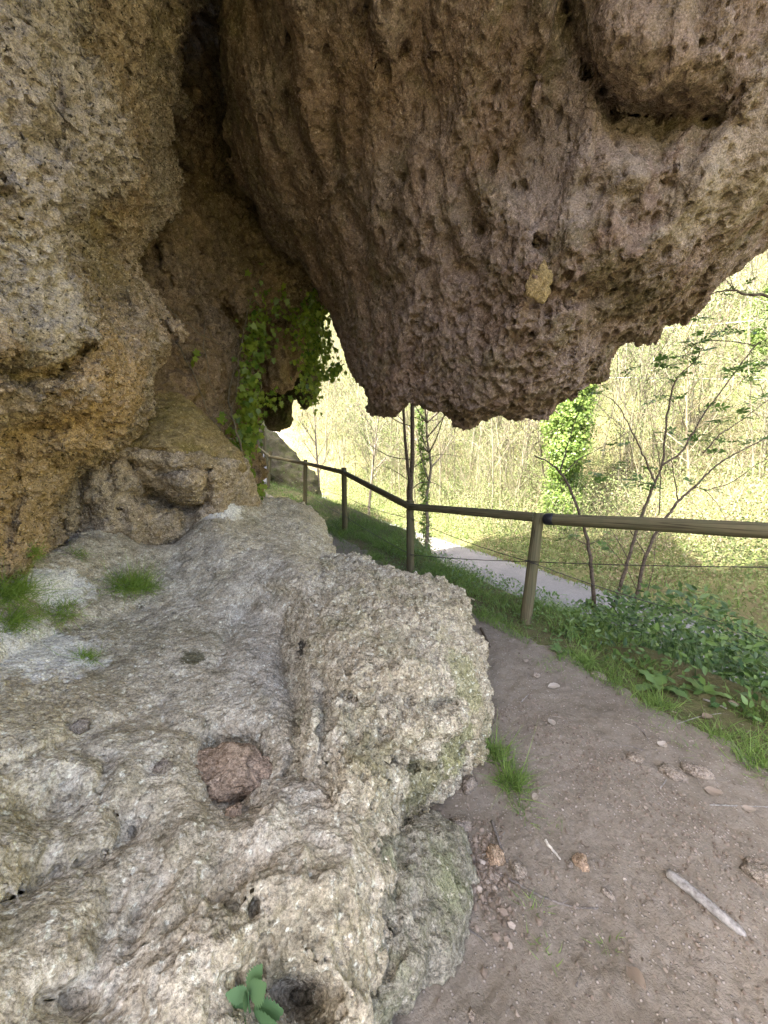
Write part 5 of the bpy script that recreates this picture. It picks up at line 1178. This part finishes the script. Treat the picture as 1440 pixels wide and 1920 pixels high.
for (px, py, spx, fl, lab, sd) in ((880, 1475, 26, .6, 'pale knobbly stone close against the bottom of the boulder', 21), (1192, 1424, 20, .4, 'flat stone half buried in the middle of the path', 22), (1264, 1452, 26, .4, 'rounded stone sunk in the path, left one of a close pair', 23), (1310, 1452, 28, .4, 'angular stone sunk in the path, right one of a close pair', 24),
                                 (1428, 1645, 34, .5, 'stone at the right edge of the view above the stick', 25), (928, 1612, 24, .8, 'brown pitted stone by the dark bent twig', 26), (970, 1636, 20, .8, 'grey oval stone at the lower end of the dark twig', 27), (1088, 1622, 20, .8, 'brown clod beside the bleached stick', 28), (1068, 1622, 9, .7, 'small smooth grey pebble between clod and bleached stick', 29),
                                 (930, 1646, 10, .8, 'small white stone on the dark soil near the root', 31), (1140, 1676, 15, .5, 'little stone in a dent of the bare path', 32), (1122, 1270, 22, .4, 'pale stone at the grass edge of the upper path', 33), (865, 1548, 28, .5, 'long grey stone bedded in soil above the low grey rock', 34), (885, 1905, 12, .7, 'rounded stone at the very bottom of the path', 35), (1005, 1268, 12, .5, 'small pale stone on the upper path left of the white leaf', 36)):
    p = ground_at(px, py); r = spx / F * np.linalg.norm(p - CAM) * .6; stone(p + np.array([0, 0, r * fl * .35]), r, M_STONE if sd not in (26, 28) else M_REDSTONE, lab, sd, 'loose stones along the path', flat=fl)
def stick(pl, r0, r1, mat, label, lift=.0, name='twig', cat='twig', n=8, knob=.0, forks=()):
    pts = []
    for (px, py) in pl: p = ground_at(px, py); p[2] += lift + r0 * .75; pts.append(p)
    pts = spline(pts, 6); rr = np.linspace(r0, r1, len(pts)) * (1 + rng.normal(size=len(pts)) * .06)
    pts = pts + rng.normal(size=pts.shape) * knob; m = MB(); V, Fs = tube(pts, rr, n); m.add(V, Fs)
    for f in forks:
        q = spline([ground_at(*c) + np.array([0, 0, lift + r1]) for c in f], 5); V, Fs = tube(q, np.linspace(r1, r1 * .4, len(q)), 6); m.add(V, Fs)
    return tag(m.build(name, mat), label, cat)
# the smooth weathered stick: tapered, one pointed end
p0, p1 = ground_at(1249, 1641), ground_at(1399, 1759); p0[2] += .014; p1[2] += .012; t = np.r_[0, .012, .03, .1, .25, .45, .65, .82, .92, .97, .99, 1.]
prof = np.array([.3, .75, .93, 1, 1.05, 1.04, 1., .95, .85, .6, .35, .12]) * .016
V, Fs = tube(p0 + np.outer(t, p1 - p0) + np.stack([0 * t, 0 * t, .004 * np.sin(t * 5)], -1), prof, 18); tag(put('stick', V, Fs, M_DRYSTICK), 'smooth grey weathered stick with a pointed end lying on the dirt path', 'stick')
stick([(922, 1542), (935, 1580), (944, 1612), (951, 1616)], .0065, .005, M_TWIG, 'dark bent twig lying in the gravel beside the low grey rock', knob=.001)
stick([(1022, 1578), (1035, 1595), (1052, 1614)], .0065, .003, M_BONE, 'short bleached white stick on the loose soil', knob=.001)
stick([(930, 1640), (960, 1652), (1000, 1675), (1040, 1692), (1080, 1703), (1122, 1704)], .0045, .0025, M_TWIG, 'long thin curved root across the loose soil', knob=.001, forks=[((1055, 1695), (1065, 1688), (1068, 1684))])
stick([(896, 1606), (920, 1596), (946, 1562)], .0028, .002, M_DRYSTICK, 'thin pale twig crossing the dark bent one'); stick([(902, 1180), (912, 1200), (918, 1214)], .012, .009, M_BARK, 'dark stub of wood on the path where it passes behind the boulder')
stick([(1318, 1312), (1345, 1322), (1362, 1330)], .007, .005, M_DRYSTICK, 'straight dry stick in the litter under the brambles'); stick([(1270, 1358), (1310, 1345), (1352, 1338)], .003, .002, M_DRYSTICK, 'thin pale stalk in the litter left of the grass tuft')
stick([(1190, 1360), (1205, 1372), (1215, 1388)], .004, .003, M_TWIG, 'short dark twig at the right margin of the upper path'); stick([(1238, 1478), (1246, 1468), (1249, 1462)], .003, .002, M_DRYSTICK, 'tiny twig between the flat stone and the stone pair'); stick([(1330, 1510), (1390, 1512), (1440, 1514)], .003, .002, M_DRYSTICK, 'long straw coloured stalk near the right edge of the path')
stick([(880, 1380), (890, 1390), (885, 1372)], .003, .002, M_TWIG, 'small hooked twig beside the boulder above the grass'); stick([(978, 1316), (985, 1308), (992, 1302)], .003, .002, M_DRYSTICK, 'little pale twig on the upper path'); stick([(1080, 1850), (1088, 1830), (1093, 1818)], .0035, .002, M_TWIG, 'short thin twig low on the path left of the dead leaf')
stick([(790, 1790), (830, 1768), (846, 1760)], .004, .003, M_DRYSTICK, 'pale stick lying against the low grey rock'); stick([(862, 1735), (895, 1755), (912, 1770)], .004, .002, M_TWIG, 'thin grey twig in the loose soil beside the low rock'); stick([(1205, 1408), (1180, 1400), (1152, 1398)], .003, .0015, M_TWIG, 'thin twig in the path above the flat stone')
def dry_leaf(px, py, L, label, tint, seed):
    rs = np.random.default_rng(seed); p = ground_at(px, py) + np.array([0, 0, .012]); a = rs.uniform(0, 6.28)
    u = np.linspace(0, 1, 9)[:, None]; v = np.linspace(-1, 1, 7)[None]; wd_ = .36 * np.sin(np.pi * u ** .8) ** .7
    x = u + 0 * v; y = v * wd_ * (1 + .08 * np.sin(u * 25)); z = .09 * v * v * np.sin(np.pi * u) + .06 * np.sin(u * 4 + seed) + .035 * np.sin(v * 5 + u * 9)
    V = np.stack([(x - .5), y, z * np.ones_like(x)], -1).reshape(-1, 3) * L; V[:, 2] -= V[:, 2].min() - .002; c_, s_ = math.cos(a), math.sin(a)
    V = np.stack([V[:, 0] * c_ - V[:, 1] * s_, V[:, 0] * s_ + V[:, 1] * c_, V[:, 2]], -1); i = np.arange(8)[:, None] * 7 + np.arange(6)[None]
    q = np.stack([i, i + 7, i + 8, i + 1], -1).reshape(-1, 4); return tag(put('dry_leaf', V + p - np.array([0, 0, .010]), [q], M_DRYLEAF, tint=np.full(len(V), tint)), label, 'dry leaf', 'dry leaves on the path')
dry_leaf(1038, 1290, .085, 'large whitish curled leaf on the upper path below the grass', .85, 1); dry_leaf(1034, 1356, .06, 'small pale grey leaf in the middle of the upper path', .8, 2); dry_leaf(1242, 1398, .06, 'pale curled leaf at the right margin of the path', .75, 3)
dry_leaf(1338, 1488, .07, 'grey brown folded leaf near the stone pair', .3, 4); dry_leaf(1192, 1838, .06, 'narrow dull leaf low on the path', .15, 5); dry_leaf(1326, 1346, .07, 'rusty leaf in the litter under the brambles', .1, 6); dry_leaf(1003, 1497, .04, 'small buff leaf at the foot of the grass tufts', .5, 7)
dry_leaf(757, 1850, .05, 'pale dead leaf below the boulder near the bottom', .7, 8); dry_leaf(1378, 1322, .07, 'light brown leaf at the edge of the brambles', .35, 9); dry_leaf(1404, 1520, .05, 'grey curled leaf beside the long stalk', .4, 10); dry_leaf(985, 1240, .05, 'yellowish leaf on the upper path by the grass', .45, 12)
# gravel and crumbs: uncountable
m = MB(); n = 6500; s_ = -1.02 - np.abs(rng.normal(size=n)) * .45; t_ = rng.uniform(-2.9, -.9, n)
n2 = 1500; s_ = np.r_[s_, rng.uniform(-2, -.3, n2)]; t_ = np.r_[t_, rng.uniform(-3.2, 1.5, n2)]
n3 = 520; c = np.array([ground_at(912, 1640)[:2] for _ in range(n3)]) + rng.normal(size=(n3, 2)) * np.array([.06, .11]); q = st(c[:, 0], c[:, 1]); s_ = np.r_[s_, q[0]]; t_ = np.r_[t_, q[1]]
x, y = xy(s_, t_); N_ = len(x); sz = .0022 + .0075 * rng.random(N_) ** 3.2; sz[-n3:] *= 1.7; sz[-n3:] += .002
tv_ = ICO1[0] * (1 + rng.normal(size=(len(ICO1[0]), 1)) * .14); fr = frames(N_, rng); V, Fs = scatter(tv_ * np.array([1, .8, .65]), [ICO1[1]], np.stack([x, y, pz(x, y) + sz * .15], -1), fr, sz); m.add(V, Fs, np.repeat(np.clip(rng.beta(1.6, 2.4, N_), 0, 1), len(tv_)))
tag(m.build('gravel', M_LITTER, smooth=False, origin=(0, 0, 0)), 'loose gravel and crumbs of soil below the boulder and over the dirt path', 'gravel', kind='stuff')
# straw and leaf crumbs
m = MB(); n = 2600; s_ = np.r_[rng.uniform(-1.6, .1, n // 2), rng.normal(-.5, .22, n - n // 2)]; t_ = rng.uniform(-3.2, 2.2, n); x, y = xy(s_, t_); dv = rng.normal(size=(n, 3)); dv[:, 2] = rng.uniform(0, .12, n)
V, Fs = blades(np.stack([x, y, pz(x, y) + .004], -1), dv, rng.normal(size=(n, 3)) * np.array([.3, .3, .02]), rng.uniform(.012, .06, n), rng.uniform(.0015, .0045, n), 3); m.add(V, Fs, np.repeat(rng.uniform(.05, .9, n), 7))
tag(m.build('litter', M_LITTER, origin=(0, 0, 0)), 'straw, bark crumbs and bits of stalk scattered on the path', 'litter', kind='stuff')

# nettle at the bottom and a leaf sprig at the left edge
def serrated(L, W, teeth=9):
    out = []
    for i in range(2 * teeth + 1):
        t = i / (2 * teeth); w_ = W * (math.sin(math.pi * min(1, t ** .75)) ** .8) * (1 + (.22 if i % 2 else -.12)); out.append((t, w_))
    mid = [(t * L, 0, -.10 * L * t * t) for t, _ in out]; lf = [(t * L + (.03 * L if i % 2 else 0), w_, .05 * w_ - .10 * L * t * t + .012 * L * (i % 2)) for i, (t, w_) in enumerate(out)]; rt = [(a, -b, c) for a, b, c in lf]
    k = len(out); q = [[j, j + 1, k + j + 1, k + j] for j in range(k - 1)] + [[j + 1, j, 2 * k + j, 2 * k + j + 1] for j in range(k - 1)]
    return np.array(mid + lf + rt), [np.array(q)]
def nettle(pl, leaves, label, name='nettle', cat='nettle'):
    pts = spline([at(*q) for q in pl], 6); root = empty(name, pts[0], label, cat); V, Fs = tube(pts, np.linspace(.0032, .0018, len(pts)), 7); put('stem', V, Fs, M_NETTLE, root, tint=np.full(len(V), .5))
    for (b, tip, W, tn) in leaves:
        a, c = at(*b), at(*tip); L = np.linalg.norm(c - a); TV, TF = serrated(1, W); fr = frame_dir((c - a)[None], (np.array([0, -.85, .55]) + rng.normal(size=3) * .12)[None])
        V, Fs = scatter(TV, TF, a[None], fr, L); put('leaf', V, Fs, M_NETTLE, root, tint=np.full(len(V), tn))
nd = .86
nettle([(478, 1990, .86), (474, 1930, .86), (466, 1880, .85), (466, 1858, .85)], [((466, 1862, nd), (488, 1812, nd), .30, .8), ((464, 1866, nd), (424, 1866, nd - .02), .30, .9), ((468, 1868, nd), (494, 1850, nd - .03), .30, .9), ((466, 1870, nd), (452, 1890, nd - .04), .30, 1.), ((466, 1880, nd), (400, 1905, nd - .02), .30, .3), ((474, 1900, nd), (528, 1900, nd - .02), .30, .55), ((470, 1905, nd), (460, 1945, nd - .05), .30, .7), ((476, 1915, nd), (520, 1935, nd - .05), .30, .5)],
       'small green nettle with toothed leaves growing at the foot of the pale ledge')
nettle([(-30, 1680, 1.1), (-10, 1650, 1.12), (0, 1635, 1.12)], [((-6, 1640, 1.12), (34, 1622, 1.1), .4, .3), ((-4, 1645, 1.12), (28, 1648, 1.08), .4, .5), ((-8, 1640, 1.12), (16, 1598, 1.12), .4, .2)], 'broad green leaves poking in at the left edge of the ledge', 'leafy_sprig', 'plant')
# yellow crust on the overhang
V_, n_ = snap(1016, 538, ['rock_overhang'])
V = ICO4[0].astype(np.float32); V = V * np.array([.075, .045, .13]); V = V + V * (fbm(V * 14, 4, 951) * .8)[:, None]; V = V - np.exp(-(np.hypot(V[:, 0] + .0, V[:, 2] + .04) / .014) ** 2)[:, None] * np.array([0, -.03, 0])
fr_ = frame_dir(np.array([[1., 0, 0]]), -np.asarray(n_)[None])[0]
MY = rock_mat('yellow crust', (.17, .12, .055), (.28, .205, .095), (.36, .275, .14), (.22, .155, .07), moss_amt=.1, speck=.25, scale=2)
Vw = V[:, [0]] * np.array([1., 0, 0]) + V[:, [1]] * -np.asarray(n_) + V[:, [2]] * np.cross(np.asarray(n_), np.array([1., 0, 0]))
put('yellow_crust', Vw + V_ + n_ * .01, [ICO4[1]], MY, bpy.data.objects['rock_overhang'])
